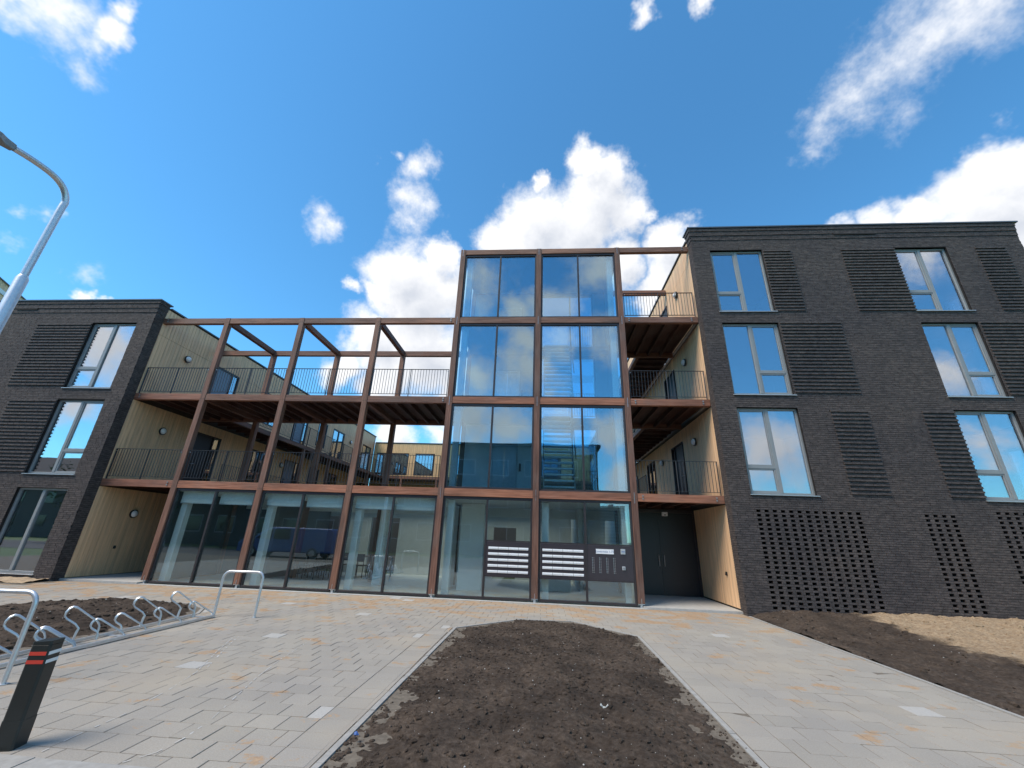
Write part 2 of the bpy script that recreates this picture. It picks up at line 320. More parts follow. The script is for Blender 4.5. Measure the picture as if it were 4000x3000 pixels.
# ------------------------------------------------------------------ mesh helpers
class MB:
    def __init__(self): self.v = []; self.f = []
    def quad(self, a, b, c, d):
        i = len(self.v); self.v += [tuple(a), tuple(b), tuple(c), tuple(d)]; self.f.append((i, i+1, i+2, i+3)); return self
    def box(self, x0, x1, y0, y1, z0, z1):
        i = len(self.v)
        self.v += [(x0,y0,z0),(x1,y0,z0),(x1,y1,z0),(x0,y1,z0),(x0,y0,z1),(x1,y0,z1),(x1,y1,z1),(x0,y1,z1)]
        for q in ((0,3,2,1),(4,5,6,7),(0,1,5,4),(1,2,6,5),(2,3,7,6),(3,0,4,7)): self.f.append(tuple(i+k for k in q))
        return self
    def prism(self, poly, axis, a, b):
        """polygon (2d) extruded along axis: 0 -> poly is (y,z), 1 -> (x,z), 2 -> (x,y)"""
        i = len(self.v); n = len(poly)
        for t in (a, b):
            for p in poly:
                self.v.append({0: (t, p[0], p[1]), 1: (p[0], t, p[1]), 2: (p[0], p[1], t)}[axis])
        self.f.append(tuple(i+k for k in reversed(range(n)))); self.f.append(tuple(i+n+k for k in range(n)))
        for k in range(n):
            k2 = (k+1) % n; self.f.append((i+k, i+k2, i+n+k2, i+n+k))
        return self
    def tube(self, pts, r, n=10, caps=True):
        pts = [Vector(p) for p in pts]; rs = r if isinstance(r, (list, tuple)) else [r]*len(pts)
        base = len(self.v); prev = None
        for k, p in enumerate(pts):
            t = (pts[min(k+1, len(pts)-1)] - pts[max(k-1, 0)]).normalized()
            if prev is None:
                ref = Vector((0, 0, 1)) if abs(t.z) < .9 else Vector((1, 0, 0)); e1 = t.cross(ref).normalized()
            else: e1 = (prev - t*prev.dot(t)).normalized()
            prev = e1; e2 = t.cross(e1)
            for j in range(n):
                a = 2*math.pi*j/n; self.v.append(tuple(p + (e1*math.cos(a)+e2*math.sin(a))*rs[k]))
        for k in range(len(pts)-1):
            for j in range(n):
                j2 = (j+1) % n; self.f.append((base+k*n+j, base+k*n+j2, base+(k+1)*n+j2, base+(k+1)*n+j))
        if caps:
            self.f.append(tuple(base+j for j in reversed(range(n)))); e = base+(len(pts)-1)*n; self.f.append(tuple(e+j for j in range(n)))
        return self
    def mesh(self, name, mat, smooth=False):
        me = bpy.data.meshes.new(name); me.from_pydata(self.v, [], self.f)
        bm = bmesh.new(); bm.from_mesh(me); bmesh.ops.recalc_face_normals(bm, faces=bm.faces); bm.to_mesh(me); bm.free()
        if mat: me.materials.append(M[mat])
        if smooth:
            me.polygons.foreach_set('use_smooth', [True]*len(me.polygons)); me.set_sharp_from_angle(angle=rad(38))
        me.update(); return me
    def build(self, name, mat, parent=None, smooth=False, bevel=0., kind=None, recalc=True):
        o = bpy.data.objects.new(name, self.mesh(name, mat, smooth)); COL.objects.link(o)
        if parent: setparent(o, parent)
        if bevel:
            md = o.modifiers.new('bevel', 'BEVEL'); md.width = bevel; md.segments = 1; md.limit_method = 'ANGLE'
        if kind: o['kind'] = kind
        return o
WM = {}
def wmat(o):
    if o.name in WM: return WM[o.name]
    return Matrix.Identity(4)
def setparent(o, p):
    o.parent = p; o.matrix_parent_inverse = wmat(p).inverted()
def tag(o, label=None, cat=None, group=None, kind=None):
    if label: o['label'] = label
    if cat: o['category'] = cat
    if group: o['group'] = group
    if kind: o['kind'] = kind
    return o
def thing(name, label, cat, loc=(0, 0, 0), group=None):
    o = bpy.data.objects.new(name, None); COL.objects.link(o); o.location = loc; o.empty_display_size = .3
    WM[o.name] = Matrix.Translation(loc); return tag(o, label, cat, group)
def inst(name, me, parent, loc, scale=(1, 1, 1), rot=(0, 0, 0)):
    o = bpy.data.objects.new(name, me); COL.objects.link(o); o.location = loc; o.scale = scale; o.rotation_euler = rot
    if parent: setparent(o, parent)
    return o
def B(name, mat, parent, x0, x1, y0, y1, z0, z1, bevel=0.): return MB().box(x0, x1, y0, y1, z0, z1).build(name, mat, parent, bevel=bevel)

# ------------------------------------------------------------------ key dimensions (metres, facade plane y = 0)
BAY = 2.955
PX = [i*BAY for i in range(6)]                  # post axes
BEAM = [(2.84, 3.07), (5.865, 6.09), (8.93, 9.155), (11.96, 12.18)]
XL, XR = -2.62, 17.40                          # brick corners beside the passages
YB = -.35                                      # brick front plane
YD = 2.86                                      # back posts of the frame
C_H = .061                                     # brick course

# ================================================================== GROUND
def clip(poly, a, b, inside):
    """keep the part of poly left (inside) / right (outside) of the directed line a->b"""
    out = []
    def sd_(p): return (b[0]-a[0])*(p[1]-a[1]) - (b[1]-a[1])*(p[0]-a[0])
    n = len(poly)
    for i in range(n):
        p, q = poly[i], poly[(i+1) % n]; s, t = sd_(p), sd_(q)
        if not inside: s, t = -s, -t
        if s >= 0: out.append(p)
        if (s > 0 and t < 0) or (s < 0 and t > 0):
            k = s/(s-t); out.append((p[0]+(q[0]-p[0])*k, p[1]+(q[1]-p[1])*k))
    return out
def area(p): return .5*abs(sum(p[i][0]*p[(i+1) % len(p)][1]-p[(i+1) % len(p)][0]*p[i][1] for i in range(len(p))))
def subtract(polys, hole):            # hole: convex, counter-clockwise
    res = []
    for poly in polys:
        rest = poly
        for i in range(len(hole)):
            a, b = hole[i], hole[(i+1) % len(hole)]
            if len(rest) < 3: break
            o = clip(rest, a, b, False)
            if len(o) >= 3 and area(o) > 4e-4: res.append(o)
            rest = clip(rest, a, b, True)
    return res
BED = [(13.84, -12.0), (13.92, -3.62), (12.72, -2.38), (11.50, -2.46), (10.27, -3.72), (10.22, -12.0)]
LBED = [(5.02, -12.0), (4.98, -3.72), (4.62, -3.12), (3.9, -2.62), (2.2, -2.45), (1.55, -2.85), (1.05, -3.55), (.9, -4.1), (.9, -12.0)]

gmb = MB(); gmb.quad((-1500, -1500, -.07), (1500, -1500, -.07), (1500, 1500, -.07), (-1500, 1500, -.07))
tag(gmb.build('ground', 'grass'), kind='structure')
road = MB(); road.quad((-80, -24, -.055), (80, -24, -.055), (80, -14.2, -.055), (-80, -14.2, -.055))
tag(road.build('road', 'asphalt'), kind='structure')
paving = MB().box(-14, XR, -14.0, -.02, -.06, -.0035).build('paving', 'joint_sand'); tag(paving, kind='structure')

PLX, PLY, GAP = .300, .285, .0075
def paver_shape(mb, poly, z=0., ch=.0025):
    """stone with a chamfered top edge"""
    n = len(poly); cx = sum(p[0] for p in poly)/n; cy = sum(p[1] for p in poly)/n
    i = len(mb.v)
    ins = []
    for p in poly:
        dx, dy = p[0]-cx, p[1]-cy; l = math.hypot(dx, dy) or 1; ins.append((p[0]-dx/l*ch*1.4, p[1]-dy/l*ch*1.4))
    mb.v += [(p[0], p[1], -.03) for p in poly] + [(p[0], p[1], z-ch) for p in poly] + [(p[0], p[1], z) for p in ins]
    for k in range(n):
        k2 = (k+1) % n; mb.f.append((i+k, i+k2, i+n+k2, i+n+k)); mb.f.append((i+n+k, i+n+k2, i+2*n+k2, i+2*n+k))
    mb.f.append(tuple(i+2*n+k for k in range(n)))
whole, cut = [], []
KERB_Y = (-9.36, -9.13); KERB_P = [(-7, -9.36), (10.2, -9.36), (10.2, -9.13), (-7, -9.13)]
def add_paver(poly):
    polys = [poly]
    for h in (BED, LBED, KERB_P): polys = subtract(polys, h)
    for p in polys:
        p = [q for i, q in enumerate(p) if math.hypot(q[0]-p[i-1][0], q[1]-p[i-1][1]) > 1e-4]
        if len(p) < 3 or area(p) < 1.5e-3: continue
        if len(p) == 4 and abs(area(p)-area(poly)) < 1e-6 and abs(area(p)-(PLX-GAP)*(PLY-GAP)) < 1e-4: whole.append(p)
        else: cut.append(p)
EDGE_L, EDGE_R = 9.89, 14.22                # a border column of tiles runs along the bed
def tile_row(y, y1, xs):
    for a, b_ in xs:
        a, b_ = max(a, -6.), min(b_, XR-.06)
        if b_-a > .03 and not (a < -2.45 and y > -1.0):
            add_paver([(a+GAP/2, y1+GAP/2), (b_-GAP/2, y1+GAP/2), (b_-GAP/2, y-GAP/2), (a+GAP/2, y-GAP/2)])
y = -.13 - .0; row = 0
while y > -11.2:
    y1 = y-PLY; xs = []
    x = EDGE_L
    if row % 2: xs.append((x-PLX/2, x)); x -= PLX/2
    while x > -6: xs.append((x-PLX, x)); x -= PLX
    x = EDGE_L
    if y > -3.9:
        if row % 2 == 0: xs.append((x, x+PLX/2)); x += PLX/2
        while x < XR: xs.append((x, x+PLX)); x += PLX
    else:
        xs.append((EDGE_L, EDGE_L+.36)); xs.append((EDGE_R-.40, EDGE_R)); x = EDGE_R
        if row % 2: xs.append((x, x+PLX/2)); x += PLX/2
        while x < XR: xs.append((x, x+PLX)); x += PLX
    tile_row(y, y1, xs)
    y = y1; row += 1
def shown(p):
    d = Vector(p)-CAM; z = d.dot(CF)
    if z <= .1: return 0
    u = CW/2+FPX*d.dot(CR)/z; v = CH/2-FPX*d.dot(CU)/z
    if not (-40 < u < CW+40 and -40 < v < CH+60): return 0
    return 1/(z*z)
def pc(p): return (sum(q[0] for q in p)/len(p), sum(q[1] for q in p)/len(p), 0)
whole.sort(key=lambda p: -shown(pc(p))*(CAM-Vector(pc(p))).normalized().z)
pv = MB(); hx, hy = (PLX-GAP)/2, (PLY-GAP)/2
paver_shape(pv, [(-hx, -hy), (hx, -hy), (hx, hy), (-hx, hy)])
pme = pv.mesh('paver', 'paver'); pme2 = pme.copy(); pme2.materials[0] = M['paver_pale']
rng = random.Random(3)
for p in whole[:300]:
    c = pc(p)
    inst('paver', pme2 if rng.random() < .006 else pme, paving, (c[0], c[1], rng.uniform(-.0025, .002)), rot=(rng.gauss(0, .0035), rng.gauss(0, .0035), rng.gauss(0, .003)))
rest = MB(); pale = MB(); tones = []
for p in whole[300:]+cut:
    c = pc(p); tx, ty, dz = rng.gauss(0, .0035), rng.gauss(0, .0035), rng.uniform(-.0025, .002)
    tgt = pale if rng.random() < (.2 if abs(area(p)-(PLX/2-GAP)*(PLY-GAP)) < 2e-3 and p[0][1] < -3.5 else .006) else rest
    i0 = len(tgt.v); f0 = len(tgt.f); paver_shape(tgt, p); tn = rng.random()
    if tgt is rest: tones += [tn]*(len(tgt.f)-f0)
    for k in range(i0, len(tgt.v)):
        vx, vy, vz = tgt.v[k]; tgt.v[k] = (vx, vy, vz+dz+(vx-c[0])*tx+(vy-c[1])*ty)
pf = rest.build('paver_field', 'paver', paving, kind='stuff'); pf.data.attributes.new('tone', 'FLOAT', 'FACE').data.foreach_set('value', tones)
pale.build('pale_paver_field', 'paver_pale', paving, kind='stuff')

# kerb lines: flat band near the street, edging round the beds and along the right verge
def kerb_run(pts, w, h, z0, name, length=1.0, side=0.):
    k = tag(MB().box(pts[0][0]-.01, pts[0][0]+.01, pts[0][1]-.01, pts[0][1]+.01, -.06, -.04).build(name, 'kerb'), kind='structure')
    for (ax, ay), (bx, by) in zip(pts, pts[1:]):
        L = math.hypot(bx-ax, by-ay); n = max(1, round(L/length)); ang = math.atan2(by-ay, bx-ax)
        l = L/n; me = MB().box(.003, l-.003, side-w/2, side+w/2, -.05, h).mesh('kerb_stone', 'kerb')
        for i in range(n):
            inst('kerb_stone', me, k, (ax+math.cos(ang)*l*i, ay+math.sin(ang)*l*i, z0+random.uniform(-.003, .003)), rot=(0, 0, ang))
    return k
kerb_run([(-6, -9.245), (10.2, -9.245)], .225, .006, 0, 'kerb')
kerb_run([(10.27, -12), (10.32, -3.74), (11.53, -2.52), (12.70, -2.44), (13.87, -3.64), (13.79, -12)], .055, .010, 0, 'kerb')
kerb_run([(.95, -12), (.95, -4.1), (1.1, -3.57), (1.59, -2.89), (2.22, -2.5), (3.88, -2.67), (4.58, -3.16), (4.93, -3.74), (4.97, -12)], .06, .008, 0, 'kerb')
kerb_run([(XR-.03, -12), (XR-.03, -.5)], .055, .012, 0, 'kerb')
# chalky scratches of a saw cart across the paving
ch = MB()
def scratch(pts, w, keep):
    P = [Vector((a, b, 0)) for a, b in pts]
    for a, b in zip(P, P[1:]):
        n = max(2, int((b-a).length/.05))
        for i in range(n):
            if random.random() > keep: continue
            p, q = a.lerp(b, i/n), a.lerp(b, (i+1)/n); t = (q-p).normalized(); s = Vector((-t.y, t.x, 0))*w*random.uniform(.3, 1)
            ch.quad(p-s+Vector((0, 0, .004)), p+s+Vector((0, 0, .004)), q+s+Vector((0, 0, .004)), q-s+Vector((0, 0, .004)))
scratch([(6.9, -5.2), (7.05, -5.61), (7.34, -6.25), (7.75, -7.09), (7.92, -7.64), (8.07, -8.31), (8.09, -8.77), (8.12, -9.05)], .007, .6)
scratch([(8.2, -5.2), (8.4, -6.4), (8.57, -7.15), (8.72, -7.64), (8.93, -8.34), (8.98, -8.67), (8.96, -8.93), (8.85, -9.1)], .007, .65)
scratch([(7.0, -5.3), (7.12, -5.61), (7.42, -6.25), (7.83, -7.09)], .010, .2)
ch.build('chalk_scratch', 'chalk', paving, kind='stuff')

def fbm(x, y, z=0., o=4):
    return mnoise.fractal(Vector((x, y, z)), .9, 2.1, o)
def soil_patch(name, inside, x0, x1, y0, y1, step, height, mat, rough=.012):
    nx, ny = int((x1-x0)/step)+1, int((y1-y0)/step)+1
    idx = {}; v = []; f = []
    for j in range(ny):
        for i in range(nx):
            x, y = x0+(x1-x0)*i/(nx-1), y0+(y1-y0)*j/(ny-1)
            e = inside(x, y)
            if e < -step*1.5: continue
            e = max(e, 0.)
            h = height(x, y, e) + fbm(x*9, y*9, 1, 5)*rough + fbm(x*2.2, y*2.2, 5, 3)*rough*2.4
            idx[i, j] = len(v); v.append((x, y, h))
    for j in range(ny-1):
        for i in range(nx-1):
            q = [idx.get((i, j)), idx.get((i+1, j)), idx.get((i+1, j+1)), idx.get((i, j+1))]
            if None not in q: f.append(tuple(q))
    me = bpy.data.meshes.new(name); me.from_pydata(v, [], f); me.materials.append(M[mat])
    me.polygons.foreach_set('use_smooth', [True]*len(f)); me.update()
    o = bpy.data.objects.new(name, me); COL.objects.link(o); return tag(o, kind='structure')
def edge_dist(poly):
    E_ = []
    for i in range(len(poly)):
        a, b = poly[i], poly[(i+1) % len(poly)]; l = math.hypot(b[0]-a[0], b[1]-a[1]); E_.append((a, ((b[0]-a[0])/l, (b[1]-a[1])/l)))
    return lambda x, y: min(t[0]*(y-a[1]) - t[1]*(x-a[0]) for a, t in E_)
inb = edge_dist(BED); inl = edge_dist(LBED)
BED_H = lambda x, y, e: -.022 + .072*min(1, e/.5) + .05*min(1, max(0, (e-.3)/1.3))
L_H = lambda x, y, e: -.03 + .12*min(1, e/.6) + .06*min(1, max(0, (e-.4)/1.2))
bed = soil_patch('planting_bed', lambda x, y: inb(x, y)-.075, 10.2, 14.0, -9.6, -2.3, .022, BED_H, 'soil', .016)
lbed = soil_patch('planting_bed', lambda x, y: inl(x, y)-.07, .85, 5.1, -9.0, -2.4, .04, L_H, 'soil', .02)
sandfill = MB().prism(BED, 2, -.06, -.022).build('bed_sand', 'sand'); tag(sandfill, kind='structure')
V_H = lambda x, y, e: .012 + .15*min(1, max(0, (y+2.6)/2.0))*min(1, (x-XR)/1.0) + .05*min(1, max(0, (x-19.2)/2))
verge = soil_patch('soil_verge', lambda x, y: 1., XR, 30.5, -9.2, YB+.1, .05, V_H, 'soil_sand', .022)
lsand = soil_patch('sand_strip', lambda x, y: 1., -12., XL+.22-.25, -1.02, YB+.1, .05, lambda x, y, e: .015+.05*min(1, max(0, (y+1.02)/.5)), 'sand', .012)

# clods and pebbles lying on the soil: past counting
def scatter(name, parent, n, area_fn, smin, smax, mat, hfun, power=3.):
    ico = [(0,0,1),(.894,0,.447),(.276,.851,.447),(-.724,.526,.447),(-.724,-.526,.447),(.276,-.851,.447),(.724,.526,-.447),(-.276,.851,-.447),(-.894,0,-.447),(-.276,-.851,-.447),(.724,-.526,-.447),(0,0,-1)]
    fc = [(0,1,2),(0,2,3),(0,3,4),(0,4,5),(0,5,1),(1,6,2),(2,7,3),(3,8,4),(4,9,5),(5,10,1),(6,7,2),(7,8,3),(8,9,4),(9,10,5),(10,6,1),(11,7,6),(11,8,7),(11,9,8),(11,10,9),(11,6,10)]
    v = []; f = []; r = random.Random(11)
    for _ in range(n):
        x, y = area_fn(r); s = smin+(smax-smin)*r.random()**power; h = hfun(x, y); i = len(v)
        sx, sy, sz = s*r.uniform(.7, 1.2), s*r.uniform(.7, 1.2), s*r.uniform(.5, .9); a = r.uniform(0, 6.28)
        ca, sa = math.cos(a), math.sin(a)
        for (px, py, pz) in ico:
            k = r.uniform(.75, 1.2); qx, qy = px*sx*k, py*sy*k; v.append((x+qx*ca-qy*sa, y+qx*sa+qy*ca, h+pz*sz*k))
        f += [tuple(i+k for k in t) for t in fc]
    me = bpy.data.meshes.new(name); me.from_pydata(v, [], f); me.materials.append(M[mat]); me.update()
    o = bpy.data.objects.new(name, me); COL.objects.link(o); setparent(o, parent); o['kind'] = 'stuff'; return o
def in_poly(fn, x0, x1, y0, y1, m):
    def g(r):
        while True:
            x, y = r.uniform(x0, x1), y0+(y1-y0)*r.random()
            if fn(x, y) > m: return x, y
    return g
bh = lambda x, y: BED_H(x, y, max(0, inb(x, y)-.075)) + fbm(x*9, y*9, 1, 5)*.016 + fbm(x*2.2, y*2.2, 5, 3)*.0384
scatter('soil_clods', bed, 9000, in_poly(inb, 10.2, 14, -9.4, -2.3, .085), .004, .034, 'soil', bh, 4)
scatter('crumbs', bed, 500, lambda r: (r.choice([r.uniform(10.26, 10.42), r.uniform(13.68, 13.83)]), r.uniform(-9.2, -3.8)), .004, .016, 'soil', lambda x, y: .0, 2)
scatter('pebbles', bed, 420, in_poly(inb, 10.2, 14, -9.4, -2.3, .12), .003, .011, 'stone_pale', lambda x, y: bh(x, y)+.004, 3)
lh = lambda x, y: L_H(x, y, max(0, inl(x, y)-.07)) + fbm(x*9, y*9, 1, 5)*.02 + fbm(x*2.2, y*2.2, 5, 3)*.048
scatter('soil_clods', lbed, 1600, in_poly(inl, .9, 5, -8.5, -2.4, .08), .01, .06, 'soil', lh, 3)
scatter('pebbles', lbed, 60, in_poly(inl, .9, 5, -8.5, -2.4, .1), .008, .02, 'stone_pale', lambda x, y: lh(x, y)+.008)
vh = lambda x, y: V_H(x, y, 0) + fbm(x*9, y*9, 1, 5)*.022 + fbm(x*2.2, y*2.2, 5, 3)*.0528
scatter('soil_clods', verge, 2600, lambda r: (r.uniform(XR+.02, 28), r.uniform(-8, -.4)), .006, .06, 'soil_sand', vh, 4)
scatter('pebbles', verge, 70, lambda r: (r.uniform(XR+.02, 22), r.uniform(-8, -.4)), .003, .010, 'stone_pale', lambda x, y: vh(x, y)+.005)

# ================================================================== BRICK BLOCKS
UNIT = MB().box(-.5, .5, -.5, .5, -.5, .5).mesh('brick', 'brick')
def cut1d(a, b, holes):
    segs = [(a, b)]
    for h0, h1 in holes:
        n = []
        for s0, s1 in segs:
            if h1 <= s0 or h0 >= s1: n.append((s0, s1)); continue
            if h0 > s0: n.append((s0, h0))
            if h1 < s1: n.append((h1, s1))
        segs = n
    return segs
def grid_fill(mb, x0, x1, z0, z1, y0, y1, holes):
    xs = sorted({x0, x1, *[h[0] for h in holes], *[h[1] for h in holes]}); zs = sorted({z0, z1, *[h[2] for h in holes], *[h[3] for h in holes]})
    xs = [x for x in xs if x0 <= x <= x1]; zs = [z for z in zs if z0 <= z <= z1]
    for za, zb in zip(zs, zs[1:]):
        cur = None
        for xa, xb in zip(xs, xs[1:]):
            cx, cz = (xa+xb)/2, (za+zb)/2
            solid = not any(h[0] < cx < h[1] and h[2] < cz < h[3] for h in holes)
            if solid: cur = (cur[0], xb) if cur else (xa, xb)
            if not solid and cur: mb.box(cur[0], cur[1], y0, y1, za, zb); cur = None
        if cur: mb.box(cur[0], cur[1], y0, y1, za, zb)
def brick_front(parent, x0, x1, ztop, wins, ridges, perfs, cor, ret_x, ret_sign, seed):
    r = random.Random(seed); bricks = []
    n = int(ztop/C_H); L, J = .21, .009
    for k in range(-1, n):
        za, zb = k*C_H, k*C_H+C_H-J; zc = (za+zb)/2
        holes = [(w[0], w[1]) for w in wins if w[2]-.004 < zc < w[3]+.004]
        proud = 0.
        for c0, c1, pr in cor:
            if c0 <= zc < c1: proud = pr
        x = x0 - r.uniform(0, .21)
        xmin, xmax = x0-(proud if ret_sign > 0 else 0), x1+(proud if ret_sign < 0 else 0)
        x = xmin - r.uniform(0, .2); bed_ = (k % 2 == 0)
        while x < xmax:
            xa, xb = max(x, xmin), min(x+L, xmax); x += L+J
            if xb-xa < .02: continue
            for sa, sb in cut1d(xa, xb, holes):
                # perforated screens: whole courses alternate with headers set apart
                parts = [(sa, sb, .035)]
                for p in perfs:
                    if p[2] < zc < p[3]:
                        np_ = []
                        for (ta, tb, td) in parts:
                            for (qa, qb) in cut1d(ta, tb, [(p[0], p[1])]): np_.append((qa, qb, td))
                        parts = np_
                if bed_:
                    cuts = [e for q in ridges if q[2] < zc < q[3] for e in q[:2]]; np_ = []
                    for (ta, tb, td) in parts:
                        ed = [ta]+sorted(e for e in cuts if ta+.01 < e < tb-.01)+[tb]
                        np_ += [(e0, e1, td) for e0, e1 in zip(ed, ed[1:])]
                    parts = np_
                for ta, tb, td in parts:
                    if tb-ta < .015: continue
                    pr = proud + r.uniform(-.002, .002)
                    if bed_:
                        for q in ridges:
                            if q[0]-.001 <= (ta+tb)/2 <= q[1]+.001 and q[2] < zc < q[3]: pr += .038
                    bricks.append((ta, tb, YB-pr, YB+td, za, zb))
        for p in perfs:
            if not (p[2] < zc < p[3]): continue
            x = p[0]
            if bed_:
                while x < p[1]-.01:
                    xb = min(x+L, p[1]); bricks.append((x, xb-.004, YB-.001, YB+.1, za+.003, zb-.001)); x += L+.005
            else:
                while x < p[1]-.01:
                    xb = min(x+.222, p[1])
                    if xb-x < .13: break
                    bricks.append((x+.121, xb, YB-r.uniform(0, .004), YB+.1, za-.004, zb+.008)); x += .222
    # return towards the passage
    for k in range(-1, n):
        za, zb = k*C_H, k*C_H+C_H-J; zc = (za+zb)/2; proud = 0.
        for c0, c1, pr in cor:
            if c0 <= zc < c1: proud = pr
        s = .11 if k % 2 else .21
        for ya, yb in ((YB+.035, YB+s), (YB+s+J, .015)):
            xa = ret_x - (proud+r.uniform(0, .003))*ret_sign; xb = ret_x + .03*ret_sign
            bricks.append((min(xa, xb), max(xa, xb), ya, yb, za, zb))
    def key(b): return -shown(((b[0]+b[1])/2, b[2], (b[4]+b[5])/2))*min(b[1]-b[0], .2)
    bricks.sort(key=key)
    for b in bricks[:300]:
        inst('brick', UNIT, parent, ((b[0]+b[1])/2, (b[2]+b[3])/2, (b[4]+b[5])/2), (b[1]-b[0], b[3]-b[2], b[5]-b[4]))
    mb = MB()
    for b in bricks[300:]: mb.box(*b)
    mb.build('brickwork', 'brick', parent, kind='stuff')
    back = MB(); holes = [tuple(w[:4]) for w in wins] + [tuple(p) for p in perfs]
    grid_fill(back, x0+.006 if ret_sign > 0 else x0, x1 if ret_sign > 0 else x1-.006, -.06, ztop-.01, YB+.012, YB+.30, holes)
    xa, xb = (ret_x+.008, ret_x+.28) if ret_sign > 0 else (ret_x-.28, ret_x-.008)
    back.box(xa, xb, YB+.31, .012, -.06, ztop-.01)
    back.build('mortar', 'mortar', parent)
    for p in perfs: B('screen_back', 'mortar', parent, p[0]-.02, p[1]+.02, YB+.30, YB+.34, p[2]-.02, p[3]+.02)

def win(parent, x0, x1, z0, z1, transom, mat='frame_grey', y0=YB+.085, th=.785):
    w = bpy.data.objects.new('window', None); COL.objects.link(w); setparent(w, parent); WM[w.name] = Matrix.Identity(4)
    f = MB(); t = .062; xm = (x0+x1)/2; y1 = y0+.075
    f.box(x0, x0+t, y0, y1, z0, z1).box(x1-t, x1, y0, y1, z0, z1).box(x0+t, x1-t, y0, y1, z1-t, z1).box(x0+t, x1-t, y0, y1, z0, z0+t)
    f.build('frame', mat, w, bevel=.004)
    mm = MB().box(xm-.05, xm+.05, y0-.004, y1-.006, z0+t, z1-t); mm.build('mullion', mat, w, bevel=.004)
    yg = y0+.04
    for s in (0, 1):
        a, b = (x0+t, xm-.05) if s == 0 else (xm+.05, x1-t)
        if transom == s:
            zt = z0+th
            sb = MB(); q = .045
            for c0, c1 in ((z0+t, zt-.035), (zt+.035, z1-t)):
                sb.box(a, a+q, y0+.012, y1-.012, c0, c1).box(b-q, b, y0+.012, y1-.012, c0, c1).box(a+q, b-q, y0+.012, y1-.012, c1-q, c1).box(a+q, b-q, y0+.012, y1-.012, c0, c0+q)
                MB().box(a+q, b-q, yg, yg+.016, c0+q, c1-q).build('pane', 'glass_window', w)
            sb.build('sash', mat, w, bevel=.003)
            B('transom', mat, w, a, b, y0-.002, y1-.008, zt-.035, zt+.035)
        else:
            MB().box(a, b, yg, yg+.016, z0+t, z1-t).build('pane', 'glass_window', w)
    s = MB().prism([(YB-.045, z0-.028), (YB-.045, z0-.010), (y0+.02, z0+.004), (y0+.02, z0-.028)], 0, x0-.03, x1+.05)
    s.build('sill', 'aluminium', w)
    B('lintel', 'mortar', w, x0, x1, YB+.002, y0+.04, z1, z1+.02)
    return w

def clad_wall(parent, x, sgn, y0, y1, bands, openings, near, mat, seed, axis=0):
    """vertical boards on the plane x = const (axis 0) or y = const (axis 1)"""
    r = random.Random(seed); part = bpy.data.objects.new('cladding_wall', None); COL.objects.link(part); setparent(part, parent); WM[part.name] = Matrix.Identity(4)
    far = MB(); y = y0; wdt = .142; cache = {}
    while y < y1-.02:
        yb = min(y+wdt-.011, y1); cyy = (y+yb)/2
        for za, zb in bands:
            for sa, sb in cut1d(za, zb-.012, [(o[2], o[3]) for o in openings if o[0]-.02 < cyy < o[1]+.02]):
                if sb-sa < .03: continue
                o_ = r.uniform(0, .003)
                if cyy < near and axis == 0:
                    inst('board', UNITC[mat], part, (x+sgn*(.012+o_/2), cyy, (sa+sb)/2), (.022+o_, yb-y, sb-sa))
                elif axis == 0: far.box(min(x, x+sgn*(.022+o_)), max(x, x+sgn*(.022+o_)), y, yb, sa, sb)
                else: far.box(y, yb, x-.022-o_, x, sa, sb)
        y += wdt
    if far.v: far.build('board_field', mat, part, kind='stuff')
    return part
UNITC = {k: MB().box(-.5, .5, -.5, .5, -.5, .5).mesh('board', k) for k in ('cladding', 'cladding_warm')}

def gallery_door(parent, x, sgn, y0, y1, z0, z1, leaf_mat, glazed):
    d = bpy.data.objects.new('door', None); COL.objects.link(d); setparent(d, parent); WM[d.name] = Matrix.Identity(4)
    a, b = sorted((x-sgn*.02, x-sgn*.09))
    B('leaf', leaf_mat, d, a, b, y0+.05, y0+.98, z0, z1-.05)
    fr = MB(); a2, b2 = sorted((x+sgn*.026, x-sgn*.09))
    fr.box(a2, b2, y0, y0+.05, z0, z1).box(a2, b2, y1-.05, y1, z0, z1).box(a2, b2, y0+.05, y1-.05, z1-.05, z1).box(a2, b2, y0+.98, y0+1.03, z0, z1-.05)
    fr.build('frame', 'frame_dark', d)
    g0, g1 = sorted((x-sgn*.03, x-sgn*.05)); B('side_light', 'glass_window' if glazed else 'door_dark', d, g0, g1, y0+1.03, y1-.05, z0, z1-.05)
    h = MB(); hx_ = x+sgn*.05
    h.tube([(x-sgn*.02, y0+.17, z0+1.05), (hx_, y0+.17, z0+1.05), (hx_, y0+.30, z0+1.05)], .011, 8); h.build('handle', 'steel', d, True)
    return d
def wing_window(parent, x, sgn, y0, y1, z0, z1):
    d = bpy.data.objects.new('window', None); COL.objects.link(d); setparent(d, parent); WM[d.name] = Matrix.Identity(4)
    a, b = sorted((x+sgn*.02, x-sgn*.08)); ym = (y0+y1)/2; fr = MB()
    fr.box(a, b, y0, y0+.06, z0, z1).box(a, b, y1-.06, y1, z0, z1).box(a, b, y0+.06, y1-.06, z1-.06, z1).box(a, b, y0+.06, y1-.06, z0, z0+.06).box(a, b, ym-.03, ym+.03, z0+.06, z1-.06)
    fr.build('frame', 'frame_dark', d)
    g0, g1 = sorted((x-sgn*.03, x-sgn*.05))
    for u, w in ((y0+.06, ym-.03), (ym+.03, y1-.06)): B('pane', 'glass_window', d, g0, g1, u, w, z0+.06, z1-.06)
    B('back', 'grey_wall', d, *sorted((x-sgn*.30, x-sgn*.34)), y0, y1, z0, z1)

FL = [.06, 3.07, 6.09, 9.155]      # floor levels
